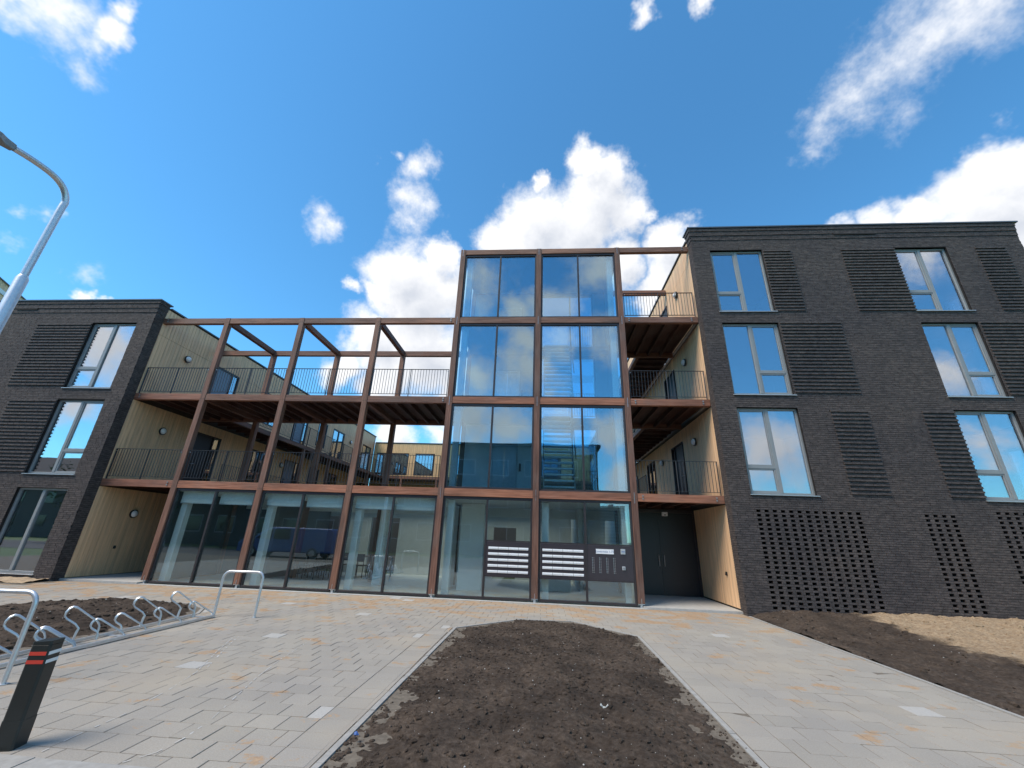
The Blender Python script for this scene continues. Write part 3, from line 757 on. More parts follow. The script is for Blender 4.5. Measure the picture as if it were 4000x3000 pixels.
# ---------------- left block
LEFT = thing('brick_building', 'three-storey dark brick building at the left edge with a clad wing behind', 'building', (-8, 0, 0))
lw = [(-5.05, -3.25, .17, 2.68), (-5.05, -3.25, 3.13, 5.70), (-5.05, -3.25, 6.14, 8.76)]
lw += [(-10.9, -9.1, a, b) for (_, _, a, b) in lw]
lridge = [(-7.3, -5.05, 6.14, 8.76), (-6.9, -5.05, 3.13, 5.70)]
def zof(pats): return pats
brick_front(LEFT, -13.5, XL, 9.70, lw, lridge, [], [(9.23, 9.40, .02), (9.40, 9.55, .045), (9.55, 9.8, .07)], XL, -1, 5)
for w, t in zip(lw, (-1, 1, 0, -1, 1, 0)): win(LEFT, *w, t)
B('coping', 'coping', LEFT, -13.5, XL+.10, YB-.10, .1, 9.70, 9.745)
B('vent_slot', 'mortar', LEFT, -8.5, -7.6, YB-.052, YB-.03, 9.33, 9.38)
XW = -2.60
lops = []
for z in FL[1:3]:
    lops += [(3.02, 4.45, z, z+2.36), (9.45, 10.85, z, z+2.36)]
    lops += [(6.55, 7.95, z+.75, z+2.36), (12.1, 13.2, z+.75, z+2.36), (14.05, 15.7, z+.4, z+2.36), (19.05, 20.7, z+.4, z+2.36)]
clad_wall(LEFT, XW-.02, 1, .02, 21.2, [(.07, 2.83), (3.07, 5.86), (6.09, 8.48), (8.48, 9.56)], lops, 7.0, 'cladding', 21)
for i, z in enumerate(FL[1:3]):
    gallery_door(LEFT, XW, 1, 3.02, 4.45, z, z+2.36, 'door_dark' if i == 0 else 'door_blue', True)
    gallery_door(LEFT, XW, 1, 9.45, 10.85, z, z+2.36, 'door_blue', True)
    for a, b, s in ((6.55, 7.95, .75), (12.1, 13.2, .75), (14.05, 15.7, .4), (19.05, 20.7, .4)): wing_window(LEFT, XW, 1, a, b, z+s, z+2.36)
def wing_mass(parent, xs, xo, ztop, floors, y_end, sgn):
    """outer walls, floors and roof of the wing behind the clad wall (xs: courtyard side, xo: far side)"""
    a, b = min(xs, xo), max(xs, xo)
    holes = [o for o in (lops if sgn > 0 else rops)]
    mb = MB(); hs = [(o[0], o[1], o[2], o[3]) for o in holes]
    ys = sorted({.02, y_end, *[h[0] for h in hs], *[h[1] for h in hs]}); zs = sorted({-.06, ztop, *[h[2] for h in hs], *[h[3] for h in hs]})
    x0, x1 = sorted((xs-sgn*.005, xs-sgn*.28))
    for za, zb in zip(zs, zs[1:]):
        for ya, yb in zip(ys, ys[1:]):
            cy_, cz_ = (ya+yb)/2, (za+zb)/2
            if not any(h[0] < cy_ < h[1] and h[2] < cz_ < h[3] for h in hs): mb.box(x0, x1, ya, yb, za, zb)
    mb.build('side_wall', 'groove', parent)
    B('roof', 'coping', parent, min(xs-sgn*.02, xo), max(xs-sgn*.02, xo), YB+.12, y_end, ztop-.10, ztop)
    ix0, ix1 = sorted((xs-sgn*.30, xo+sgn*.30))
    for k, z in enumerate(floors):
        B('floor', 'white_wall', parent, ix0, ix1, YB+.31, 4.4, z-.22, z)
    B('room_wall', 'white_wall', parent, ix0, ix1, 4.4, 4.6, -.05, ztop-.12)
    return parent
rops = []
wing_mass(LEFT, XW-.02, -13.5, 9.60, FL[:3], 21.4, 1)
B('partition', 'white_wall', LEFT, -6.1, -6.0, YB+.32, 4.39, .06, 9.45)
B('outer_wall', 'mortar', LEFT, -13.5, -13.25, YB+.31, 21.3, -.06, 9.48)
B('wing_coping', 'coping', LEFT, XW-.25, XW+.05, .12, 21.45, 9.601, 9.65)

# ---------------- right block
RIGHT = thing('brick_building', 'four-storey dark brick building on the right with perforated brick screens at its foot', 'building', (22, 0, 0))
XW2, XO = 17.42, 28.45
rw = []
for z0, z1 in ((3.11, 5.72), (6.15, 8.70), (9.14, 11.68)): rw += [(18.01, 19.82, z0, z1), (24.26, 25.98, z0, z1)]
rridge = [(19.84, 20.78, 9.14, 11.68), (22.48, 24.26, 9.14, 11.68), (26.88, 27.83, 9.14, 11.68), (19.86, 21.77, 6.15, 8.70), (26.02, 28.0, 6.15, 8.70),
          (20.75, 21.80, 3.11, 5.72), (23.35, 24.26, 3.11, 5.72), (27.1, 28.2, 3.11, 5.72)]
k_ = lambda z: round(z/C_H)*C_H-.0045
perf = [(a, a+n_*.222+.121, k_(b), k_(c)) for a, n_, b, c in ((18.07, 12, .18, 2.74), (22.52, 3, .25, 2.76), (24.38, 7, .25, 2.80), (27.0, 3, .25, 2.8))]
brick_front(RIGHT, XR, XO, 12.64, rw, rridge, perf, [(12.16, 12.34, .02), (12.34, 12.49, .045), (12.49, 12.8, .07)], XR, 1, 6)
for w, t in zip(rw, (0, 0, 1, 1, 0, 0)): win(RIGHT, *w, t)
B('coping', 'coping', RIGHT, XR-.10, XO+.10, YB-.10, .1, 12.64, 12.69)
B('vent_slot', 'mortar', RIGHT, 22.4, 23.8, YB-.052, YB-.03, 12.27, 12.32)
for z in FL[1:4]: rops += [(3.05, 4.45, z, z+2.33), (7.2, 8.6, z+.4, z+2.33)]
clad_wall(RIGHT, XW2+.02, -1, .02, 14.0, [(.10, 2.83), (3.07, 5.86), (6.09, 8.92), (9.155, 11.54), (11.54, 12.40)], rops, 6.0, 'cladding', 22)
for z in FL[1:4]:
    gallery_door(RIGHT, XW2, -1, 3.05, 4.45, z, z+2.33, 'door_dark', True); wing_window(RIGHT, XW2, -1, 7.2, 8.6, z+.4, z+2.33)
wing_mass(RIGHT, XW2+.02, XO, 12.45, FL, 24.0, -1)
B('wing_coping', 'coping', RIGHT, XW2-.05, XW2+.25, .12, 24.0, 12.451, 12.50)
sw = MB(); hs = [(1.0, 2.55, z+.12, z+2.1) for z in FL[1:4]]
ys = sorted({YB+.31, 24.0, 1.0, 2.55}); zs = sorted({-.06, 12.62, *[h[2] for h in hs], *[h[3] for h in hs]})
for za, zb in zip(zs, zs[1:]):
    for ya, yb in zip(ys, ys[1:]):
        if not any(h[0] < (ya+yb)/2 < h[1] and h[2] < (za+zb)/2 < h[3] for h in hs): sw.box(XO-.28, XO-.01, ya, yb, za, zb)
sw.build('outer_wall', 'brick', RIGHT)
for h in hs:
    wing_window_frame = MB().box(XO-.12, XO-.05, h[0], h[0]+.06, h[2], h[3]).box(XO-.12, XO-.05, h[1]-.06, h[1], h[2], h[3]).box(XO-.12, XO-.05, h[0]+.06, h[1]-.06, h[3]-.06, h[3])
    f_ = wing_window_frame.build('window_frame', 'frame_grey', RIGHT); B('pane', 'glass_window', f_, XO-.09, XO-.075, h[0]+.06, h[1]-.06, h[2], h[3]-.06)
B('partition', 'white_wall', RIGHT, 22.0, 22.1, YB+.32, 4.39, 3.08, 12.3)
# ---------------- wing across the courtyard
BACK = thing('clad_building', 'yellow timber-clad wing across the courtyard seen through the gallery', 'building', (7, 21.4, 0))
bops = []
for z in (6.09,):
    bops += [(-2.3, -1.4, z-.02, z+2.1), (-1.0, .55, z+.25, z+2.1), (1.1, 2.75, z+.25, z+2.1), (4.6, 6.2, z+.25, z+2.1), (7.2, 8.1, z, z+2.1), (9.6, 11.2, z+.25, z+2.1), (12.0, 13.6, z+.25, z+2.1)]
bops += [(o[0], o[1], o[2]-3.03, o[3]-3.03) for o in list(bops)]
clad_wall(BACK, 21.4, -1, -2.55, 17.3, [(.07, 2.83), (3.07, 5.86), (6.09, 8.22), (8.22, 9.05)], bops, -99, 'cladding_warm', 23, axis=1)
bm_ = MB(); grid_fill(bm_, -2.6, 17.4, -.06, 9.08, 21.405, 21.6, bops); bm_.build('wall', 'groove', BACK)
B('mass', 'dark_wall', BACK, -2.6, 17.4, 22.2, 30., -.06, 9.0); B('coping', 'coping', BACK, -2.55, 17.35, 21.33, 30, 9.09, 9.14)
for o in bops:
    d = MB().box(o[0], o[0]+.06, 21.38, 21.48, o[2], o[3]).box(o[1]-.06, o[1], 21.38, 21.48, o[2], o[3]).box(o[0]+.06, o[1]-.06, 21.38, 21.48, o[3]-.06, o[3]).box(o[0]+.06, o[1]-.06, 21.38, 21.48, o[2], o[2]+.06)
    d = d.build('window', 'frame_dark', BACK); B('pane', 'glass_window', d, o[0]+.06, o[1]-.06, 21.43, 21.446, o[2]+.06, o[3]-.06)

# ================================================================== TIMBER FRAME (posts, beams, decks)
FRAME = thing('timber_frame', 'reddish brown timber post-and-beam frame across the middle of the facade', 'frame', (7.4, 0, 0))
HP, DP = .092, .18                                  # half width and depth of a post
def bolts(parent, x, y, z0, z1, n=2):
    me = BOLT
    for i in range(n):
        z = z0+(z1-z0)*(.36+.34*i); inst('bolt', me, parent, (x, y, z))
bm = MB(); bm.tube([(0, -.018, 0), (0, 0, 0)], .026, 12); BOLT = bm.mesh('bolt', 'bolt', True)
PLATE = MB().box(-.004, .004, -.006, .004, -.16, .16).mesh('plate', 'steel')
def post(x, y, z0, z1, foot=True, front=True):
    p = MB().box(x-HP, x+HP, y, y+DP, z0+(.11 if foot else 0), z1).build('post', 'timber_z', FRAME, bevel=.006)
    if foot:
        f = MB().box(x-.03, x+.03, y+.04, y+.14, z0-.03, z0+.095).box(x-.085, x+.085, y+.01, y+.17, z0+.095, z0+.109)
        f.box(x-.004, x+.004, y-.006, y+.01, z0+.109, z0+.24); f.build('post_foot', 'galvanised', p)
    return p
fronts = []
for i, x in enumerate(PX):
    top = BEAM[2][1]+.0 if i < 3 else BEAM[3][1]
    p = post(x, 0, .0, top+.004); fronts.append(p)
    for k, (za, zb) in enumerate(BEAM):
        if zb > top+.1: continue
        if i >= 3: inst('plate', PLATE, p, (x, -.001, (za+zb)/2-.02))
        # seam where the post is spliced above the beam
        B('splice_joint', 'groove', p, x-HP+.003, x+HP-.003, -.0012, .004, za+.045, za+.051)
for i, x in enumerate(PX):
    post(x, YD, .06, (BEAM[2][1] if i < 3 else BEAM[3][1])+.004, foot=False)
def beam_x(xa, xb, y, z0, z1, red, bl=None):
    b = MB().box(xa, xb, y+.015, y+DP-.02, z0, z1).build('beam', 'timber_red_x' if red else 'timber_x', FRAME, bevel=.005)
    for bx in (bl or []): bolts(b, bx, y+.015, z0, z1)
    return b
for k, (za, zb) in enumerate(BEAM):
    for i in range(-1, 6):
        xa = XL+.005 if i < 0 else PX[i]+HP+.001
        xb = XR-.005 if i == 5 else PX[i+1]-HP-.001
        if k == 3 and i < 3: continue
        bl = []
        if i == -1: bl = [xb-.17] if k == 0 else [xa+.2]
        if i == 5: bl = [xa+.16, xb-.22] if k < 3 else [xb-.22]
        if i == 2 and k in (1, 2): bl = [xb-.13]
        beam_x(xa, xb, 0., za, zb, k == 0 or (k == 1 and i in (-1, 3, 4, 5)), bl)
        if k >= 1 or True: beam_x(xa, xb, YD, za-.001, zb-.001, False)
def beam_y(x, za, zb, ya=DP+.001, yb=YD-.001, w=.08): return MB().box(x-w, x+w, ya, yb, za, zb).build('cross_beam', 'timber_y', FRAME, bevel=.005)
for i, x in enumerate(PX):
    for k, (za, zb) in enumerate(BEAM):
        if k == 3 and i < 3: continue
        if i in (3, 4) : continue
        if k < 2 or i in (0, 1, 2) or i == 5: beam_y(x, za+.012, zb-.012)
# joists and decks of the open galleries
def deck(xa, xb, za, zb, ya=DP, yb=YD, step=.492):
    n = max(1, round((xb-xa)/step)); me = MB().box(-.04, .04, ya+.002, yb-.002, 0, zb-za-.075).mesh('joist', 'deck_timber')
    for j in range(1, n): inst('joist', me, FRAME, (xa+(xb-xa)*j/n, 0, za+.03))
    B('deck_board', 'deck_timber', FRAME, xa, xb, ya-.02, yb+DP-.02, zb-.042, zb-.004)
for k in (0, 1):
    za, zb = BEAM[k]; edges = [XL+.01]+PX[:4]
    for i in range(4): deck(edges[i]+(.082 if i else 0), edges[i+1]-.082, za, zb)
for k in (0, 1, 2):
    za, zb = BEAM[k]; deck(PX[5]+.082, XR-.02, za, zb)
# knee rail of the far frame on the roof
# ------------------------------------------------------------------ walkways along the wings
def walkway(name, label, xa, xb, x_edge, ya, yb, levels, roof=False):
    g = thing(name, label, 'walkway', ((xa+xb)/2, ya, 0))
    s = 1 if x_edge > xa else -1
    for (za, zb) in levels:
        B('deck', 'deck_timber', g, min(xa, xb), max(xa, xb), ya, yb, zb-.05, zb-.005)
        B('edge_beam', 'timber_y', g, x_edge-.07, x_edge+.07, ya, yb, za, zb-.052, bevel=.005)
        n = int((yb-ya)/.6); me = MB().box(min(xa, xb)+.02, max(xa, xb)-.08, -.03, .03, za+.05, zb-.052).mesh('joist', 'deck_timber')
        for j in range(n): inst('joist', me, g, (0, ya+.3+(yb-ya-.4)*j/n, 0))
    y = ya+2.6; ztop = levels[-1][0]
    while y < yb: B('post', 'timber_z', g, x_edge-.07, x_edge+.07, y-.07, y+.07, 0., ztop, bevel=.005); y += 2.95
    return g
lv = [(2.84, 3.07), (5.865, 6.09)]
walkway('walkway', 'timber access walkway along the left wing inside the courtyard', XW+.03, -1.13, -1.15, YD+DP+.02, 21.3, lv)
walkway('walkway', 'timber access walkway along the right wing inside the courtyard', XW2-.04, 15.95, 15.97, YD+DP+.02, 21.3, lv+[(8.93, 9.155)])
walkway_back = thing('walkway', 'timber access walkway in front of the yellow wing across the courtyard', 'walkway', (7, 20.5, 0))
for (za, zb) in lv:
    B('deck', 'deck_timber', walkway_back, -1.0, 15.8, 19.95, 21.36, zb-.05, zb-.005); B('edge_beam', 'timber_x', walkway_back, -1.0, 15.8, 19.87, 20.0, za, zb-.052)
for i in range(6): B('post', 'timber_z', walkway_back, .6+i*2.9, .74+i*2.9, 19.87, 20.0, 0, 5.86)

# ================================================================== RAILINGS
BAR = MB().box(-.006, .006, -.006, .006, 0, 1).mesh('baluster', 'railing_metal')
def railing(label, xa, xb, y, z, group, rake=0, far=False):
    """panel between posts along x"""
    t = thing('railing', label, 'railing', ((xa+xb)/2, y, z), group)
    zt, zbm = z+1.02, z+.10
    B('handrail', 'railing_metal', t, xa, xb, y-.022, y+.022, zt-.012, zt); B('bottom_rail', 'railing_metal', t, xa, xb, y-.02, y+.02, zbm-.010, zbm)
    xm = (xa+xb)/2
    for px in (xa+.012, xm, xb-.012): B('post', 'railing_metal', t, px-.007, px+.007, y-.024, y+.024, z+.002, zt-.013)
    n = round((xb-xa)/.101)
    for i in range(1, n):
        px = xa+(xb-xa)*i/n
        if abs(px-xm) < .03: continue
        inst('baluster', BAR, t, (px, y, zbm+.001), (1, 1, zt-.014-zbm))
    for px in (xa+.04, xb-.04): 
        b = MB(); b.tube([(px, y-.03, zt-.08), (px, y-.002, zt-.08)], .012, 8); b.build('clamp', 'steel', t, True)
    return t
nm = ['leftmost bay, beside the left brick building', 'second bay from the left brick building', 'third bay from the left brick building', 'fourth bay, against the glass tower']
for k, lvl in ((0, 'lower gallery'), (1, 'upper gallery')):
    for i in range(-1, 3):
        xa = XL+.06 if i < 0 else PX[i]+HP+.03; xb = PX[i+1]-HP-.03
        railing('dark metal railing of the %s, %s' % (lvl, nm[i+1]), xa, xb, .07, BEAM[k][1], 'dark metal balcony railings')
for k, lvl in ((0, 'first'), (1, 'second'), (2, 'third and highest')):
    railing('dark metal railing between glass tower and right brick building, %s floor' % lvl, PX[5]+HP+.03, XR-.05, .07, BEAM[k][1], 'dark metal balcony railings')
def railing_y(label, x, ya, yb, z, group):
    t = thing('railing', label, 'railing', (x, (ya+yb)/2, z), group)
    zt, zbm = z+1.05, z+.10
    B('handrail', 'railing_metal', t, x-.022, x+.022, ya, yb, zt-.012, zt); B('bottom_rail', 'railing_metal', t, x-.02, x+.02, ya, yb, zbm-.01, zbm)
    n = max(2, round((yb-ya)/1.45))
    for i in range(n+1): B('post', 'railing_metal', t, x-.024, x+.024, ya+(yb-ya)*i/n-.007, ya+(yb-ya)*i/n+.007, z-.12, zt-.013)
    m_ = MB(); nb = round((yb-ya)/.105)
    for i in range(1, nb): yy = ya+(yb-ya)*i/nb; m_.box(x-.005, x+.005, yy-.005, yy+.005, zbm+.001, zt-.013)
    m_.build('balusters', 'railing_metal', t, kind='stuff')
for k, nm_ in ((0, 'lower'), (1, 'upper')):
    railing_y('long dark railing of the %s walkway on the left wing' % nm_, -1.13, YD+.3, 20.0, lv[k][1], 'courtyard railings')
    railing_y('long dark railing of the %s walkway on the right wing' % nm_, 15.98, YD+.3, 20.0, lv[k][1], 'courtyard railings')
railing('dark railing in front of the yellow wing, far side of the courtyard', -1.0, 15.8, 19.9, 6.09, 'courtyard railings')
for i in range(3):
    railing('dark metal railing at the back of the upper gallery, %s bay from the glass tower' % ('third', 'second', 'first')[i], PX[i]+HP+.03, PX[i+1]-HP-.03, YD+.1, BEAM[1][1], 'rear gallery railings') if False else None

# ================================================================== GLAZED HALL
HALL = thing('glazed_hall', 'glazed ground-floor hall and four-storey glass stair tower behind the timber posts', 'building', (7.4, 1.5, 0))
def glazing(i, z0, z1, split=None, name='window'):
    xa, xb = PX[i]+HP+.002, PX[i+1]-HP-.002; xm = (xa+xb)/2
    w = bpy.data.objects.new(name, None); COL.objects.link(w); setparent(w, HALL); WM[w.name] = Matrix.Identity(4)
    y0, y1, t = .055, .145, .06; f = MB()
    f.box(xa, xa+t, y0, y1, z0, z1).box(xb-t, xb, y0, y1, z0, z1).box(xa+t, xb-t, y0, y1, z1-t*1.3, z1).box(xa+t, xb-t, y0, y1, z0, z0+t)
    f.build('frame', 'frame_dark', w, bevel=.003)
    B('mullion', 'frame_dark', w, xm-.028, xm+.028, y0-.012, y1-.004, z0+t, z1-t*1.3)
    yg = .10
    for s in (0, 1):
        a, b = (xa+t, xm-.028) if s == 0 else (xm+.028, xb-t)
        if split and s in split:
            for c0, c1 in ((z0+t, .62), (1.61, z1-t*1.3)): MB().box(a, b, yg, yg+.02, c0, c1).build('pane', 'glass_hall', w)
            for zz in (.62, 1.575): B('transom', 'frame_dark', w, a, b, y0-.002, y1-.006, zz-.0, zz+.035)
        else: MB().box(a, b, yg, yg+.02, z0+t, z1-t*1.3).build('pane', 'glass_hall' if z0 < 1 else 'glass', w)
    return w
for i in range(5): glazing(i, .035, BEAM[0][0]-.002, {3: (1,), 4: (0, 1)}.get(i))
for i in (3, 4):
    for k in range(3): glazing(i, BEAM[k][1]+.002, BEAM[k+1][0]-.002)
# hall interior
B('floor', 'lobby_floor', HALL, .05, PX[5]-.02, .16, 6.2, -.02, .045)
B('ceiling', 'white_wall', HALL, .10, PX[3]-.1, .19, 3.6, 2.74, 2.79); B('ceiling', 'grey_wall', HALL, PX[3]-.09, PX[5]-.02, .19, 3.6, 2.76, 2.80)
B('added_downstand', 'white_wall', HALL, .06, PX[5]-.03, 3.6, 3.72, 2.42, 2.80); B('ceiling', 'white_wall', HALL, .06, PX[5]-.03, 5.95, 6.2, 2.74, 2.80)  # downstand is added, to hide the opening in the roof behind it
rlf = MB()  # unseen roof glazing, added to bring daylight to the back of the hall
for i in range(7): rlf.box(.06+i*2.43, .12+i*2.43, 3.72, 5.95, 2.74, 2.80)
rlf = rlf.build('added_rooflight', 'frame_grey', HALL); B('pane', 'glass_hall', rlf, .06, PX[5]-.03, 3.72, 5.95, 2.801, 2.815)
bw = MB(); grid_fill(bw, .05, PX[5]-.02, .045, 2.74, 6.2, 6.35, [(1.3, 3.1, .045, 2.35), (4.3, 5.6, .045, 2.35), (9.9, 10.9, .045, 2.1)]); bw.build('back_wall', 'grey_wall', HALL)
B('side_wall', 'dark_wall', HALL, -.07, .04, .2, 6.35, .0, 2.80); B('side_wall', 'white_wall', HALL, PX[5]-.015, PX[5]+.07, .2, 6.35, .0, 2.80)
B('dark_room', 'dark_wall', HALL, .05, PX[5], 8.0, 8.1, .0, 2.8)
B('partition', 'soffit', HALL, 2.2, 2.32, 2.3, 6.19, .046, 2.73); B('partition', 'white_wall', HALL, PX[3]-.06, PX[3]+.06, 1.6, 6.19, .046, 2.73)
B('partition', 'white_wall', HALL, 9.25, 10.05, 1.75, 1.85, .046, 2.75); B('partition', 'grey_wall', HALL, 13.3, 13.42, 2.4, 6.19, .046, 2.75)
for i in range(5):
    B('column', 'white_wall', HALL, PX[i]+.20, PX[i]+.40, .32, .52, .046, 2.735)
B('column', 'white_wall', HALL, PX[5]-.36, PX[5]-.18, .32, .52, .046, 2.735)
B('column', 'white_wall', HALL, 6.28, 6.56, 2.05, 2.33, .046, 2.735)
# tower interior
for k in (0, 1, 2, 3):
    za, zb = BEAM[k]
    if k < 3:
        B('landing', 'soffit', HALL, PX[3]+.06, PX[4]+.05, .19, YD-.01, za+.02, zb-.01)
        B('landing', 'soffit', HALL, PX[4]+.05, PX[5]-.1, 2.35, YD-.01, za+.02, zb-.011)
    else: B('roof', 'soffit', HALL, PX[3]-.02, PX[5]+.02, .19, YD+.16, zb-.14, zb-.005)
for k in (0, 1, 2):
    z0, z1 = BEAM[k][1], BEAM[k+1][0]
    bw = MB(); grid_fill(bw, PX[3]+.1, PX[4]-.02, z0, z1+.02, YD-.01, YD+.12, [(10.02, 11.05, z0, z0+2.12)]); bw.build('lift_wall', 'white_wall' if k == 0 else 'dimmed_tower_wall', HALL)
    B('side_wall', 'dimmed_tower_wall', HALL, PX[5]-.08, PX[5]-.03, 1.2, YD, z0, z1+.02)
    B('column', 'white_wall', HALL, PX[3]+.16, PX[3]+.36, .32, .52, z0, z1+.03); B('column', 'white_wall', HALL, PX[5]-.36, PX[5]-.18, .32, .52, z0, z1+.03)
    fr = MB()
    for (a, b) in ((PX[4]+.1, PX[4]+.16), (13.15, 13.21), (14.12, 14.18)): fr.box(a, b, YD+.02, YD+.1, z0, z1)
    fr.box(PX[4]+.16, 14.12, YD+.03, YD+.09, z1-.1, z1).box(PX[4]+.16, 14.12, YD+.03, YD+.09, z0, z0+.06)
    f_ = fr.build('rear_window', 'frame_dark', HALL); B('pane', 'glass', f_, PX[4]+.16, 13.15, YD+.05, YD+.065, z0+.06, z1-.1); B('pane', 'glass', f_, 13.21, 14.12, YD+.05, YD+.065, z0+.06, z1-.1)
    B('rear_wall', 'dimmed_tower_wall', HALL, 14.18, PX[5]-.09, YD+.0, YD+.12, z0, z1+.02)
    ld = thing('lift_door', 'stainless steel lift door on the white wall of the glass tower, %s floor' % ('first', 'second', 'third')[k], 'lift door', (10.5, YD, z0), 'lift doors')
    for a, b in ((10.08, 10.53), (10.54, 10.99)): B('door_leaf', 'steel', ld, a, b, YD+.02, YD+.05, z0+.003, z0+2.06)
    MB().box(10.02, 10.075, YD-.03, YD+.06, z0+.003, z0+2.12).box(10.995, 11.05, YD-.03, YD+.06, z0+.003, z0+2.12).box(10.075, 10.995, YD-.03, YD+.06, z0+2.065, z0+2.12).build('frame', 'aluminium', ld)
    B('call_panel', 'black_plastic', ld, 11.12, 11.2, YD-.03, YD-.011, z0+1.0, z0+1.3)
    st = thing('staircase', 'open-riser stair flight inside the glass tower rising from the %s floor' % ('first', 'second', 'third')[k], 'stairs', (12.5, .9, z0), 'stair flights') if k < 2 else None
    if st:
        me = MB().box(12.08, 13.05, 0, .20, -.045, 0).mesh('tread', 'white_wall'); n = 14
        for j in range(n): inst('tread', me, st, (0, .55+j*.125, z0+.216*(j+1)))
        for sx in (12.04, 13.055): MB().prism([(.50, z0), (.75, z0), (2.5, z0+3.02), (2.25, z0+3.02)], 0, sx, sx+.03).build('stringer', 'frame_grey', st)
        rl = MB(); rl.tube([(13.1, .5, z0+1.1), (13.1, 2.35, z0+4.0)], .02, 8); rl.build('handrail', 'railing_metal', st, True)
    rt = railing('inner railing on the rear landing of the glass tower, %s floor' % ('first', 'second', 'third')[k], 13.15, 14.15, 2.45, z0, 'tower landing railings')
# roller blinds behind the first three ground-floor bays
for i in range(3):
    xm = (PX[i]+PX[i+1])/2
    for s, (a, b) in enumerate(((PX[i]+.2, xm-.06), (xm+.06, PX[i+1]-.2))):
        t = thing('roller_blind', 'half-raised white roller blind, %s pane of the %s glazed bay from the left' % (('left', 'right')[s], ('first', 'second', 'third')[i]), 'blind', ((a+b)/2, .25, 2.4), 'roller blinds')
        B('fabric', 'blind', t, a, b, .245, .249, 2.40, 2.735); B('bottom_bar', 'aluminium', t, a, b, .238, .258, 2.375, 2.40)
# table and chairs in the hall
def table(x, y, label):
    t = thing('table', label, 'table', (x, y, .046), 'tables in the hall'); B('tabletop', 'wood_table', t, x-.8, x+.8, y-.4, y+.4, .77, .80)
    for sx in (-.72, .72):
        for sy in (-.33, .33): B('leg', 'railing_metal', t, x+sx-.02, x+sx+.02, y+sy-.02, y+sy+.02, .046, .77)
def chair(x, y, a, label):
    t = thing('chair', label, 'chair', (x, y, .046), 'chairs in the hall'); s = 1 if a == 0 else -1
    B('seat', 'black_plastic', t, x-.21, x+.21, y-.21, y+.21, .47, .50); B('backrest', 'black_plastic', t, x-.2, x+.2, y+s*.19, y+s*.215, .62, .9)
    for sx in (-.19, .19):
        for sy in (-.19, .19): B('leg', 'railing_metal', t, x+sx-.012, x+sx+.012, y+sy-.012, y+sy+.012, .046, .9 if sy*s > 0 else .47)
table(3.6, 3.6, 'long table inside the hall behind the second glazed bay'); table(5.2, 4.6, 'long table deeper inside the hall behind the third glazed bay')
for j, (x, y, a) in enumerate(((3.2, 3.0, 1), (4.0, 3.0, 1), (3.3, 4.2, 0), (4.1, 4.2, 0), (5.0, 4.0, 1), (5.6, 4.0, 1))):
    chair(x, y, a, 'black chair at the hall table, ' + ('near side left', 'near side right', 'far side left', 'far side right', 'by the deeper table, left', 'by the deeper table, right')[j])
cb = thing('cabinet', 'low white double cabinet inside the hall below the mailboxes', 'cabinet', (12.3, 2.6, .046)); B('carcass', 'white_wall', cb, 11.6, 13.0, 2.45, 2.85, .05, .62)
for a in (11.62, 12.31): B('door', 'white_plastic', cb, a, a+.67, 2.43, 2.448, .07, .60)

# ================================================================== MAILBOXES AND INTERCOM
def mailbox(label, xa, xb, sx0, sx1):
    t = thing('mailbox_panel', label, 'mailbox', ((xa+xb)/2, .06, .65), 'mailbox panels')
    B('panel', 'panel_dark', t, xa, xb, .052, .13, .657, 1.573)
    w = (sx1-sx0)/4; fl = MB().prism([(0, -.036), (-.018, -.026), (-.010, .036), (0, .036)], 0, 0, w-.008).mesh('letter_flap', 'white_plastic'); sl = MB().box(.004, w-.012, -.0195, -.0, -.004, .002).mesh('name_strip', 'frame_grey')
    for j in range(5):
        for i in range(4):
            o = inst('letter_flap', fl, t, (sx0+i*w+.004, .0515, 1.39-.1575*j)); WM[o.name] = Matrix.Translation(o.location); inst('name_strip', sl, o, (sx0+i*w+.004, .0515, 1.385-.1575*j))
    return t
xm3, xm4 = (PX[3]+PX[4])/2, (PX[4]+PX[5])/2
mailbox('dark mailbox panel with white flaps left of the middle post', xm3+.03, PX[4]-HP-.065, 10.44, 11.625)
mailbox('dark mailbox panel with white flaps right of the middle post', PX[4]+HP+.065, xm4-.03, 12.03, 13.22)
t = thing('intercom_panel', 'dark entrance intercom panel with button columns and white name sign', 'intercom', (14., .06, .65))
B('panel', 'panel_dark', t, xm4+.03, PX[5]-HP-.065, .052, .13, .657, 1.573)
sg = B('sign', 'white_plastic', t, 13.58, 14.09, .040, .0515, 1.345, 1.475)
cu = bpy.data.curves.new('sign_text', 'FONT'); cu.body = 'Lovernoie 1-72'; cu.size = .085; cu.align_x = 'CENTER'; cu.align_y = 'CENTER'; cu.extrude = .0008
tmp = bpy.data.objects.new('tmp', cu); COL.objects.link(tmp); bpy.context.view_layer.update()
tme = bpy.data.meshes.new_from_object(tmp.evaluated_get(bpy.context.evaluated_depsgraph_get())); bpy.data.objects.remove(tmp)
tme.materials.clear(); tme.materials.append(M['sign_ink']); to = bpy.data.objects.new('lettering', tme); COL.objects.link(to)
to.location = (13.835, .0388, 1.408); to.rotation_euler = (rad(90), 0, 0); setparent(to, sg)
bt = MB(); bt.tube([(0, -.012, 0), (0, 0, 0)], .0125, 10); btm = bt.mesh('button', 'steel', True); b2 = MB(); b2.tube([(0, -.006, 0), (0, 0, 0)], .006, 6); b2m = b2.mesh('number_tag', 'white_plastic')
for cx_ in (13.475, 13.675, 13.875, 14.075):
    for j in range(10): inst('button', btm, t, (cx_, .0515, 1.235-.0425*j)); inst('number_tag', b2m, t, (cx_+.042, .0515, 1.232-.0425*j))
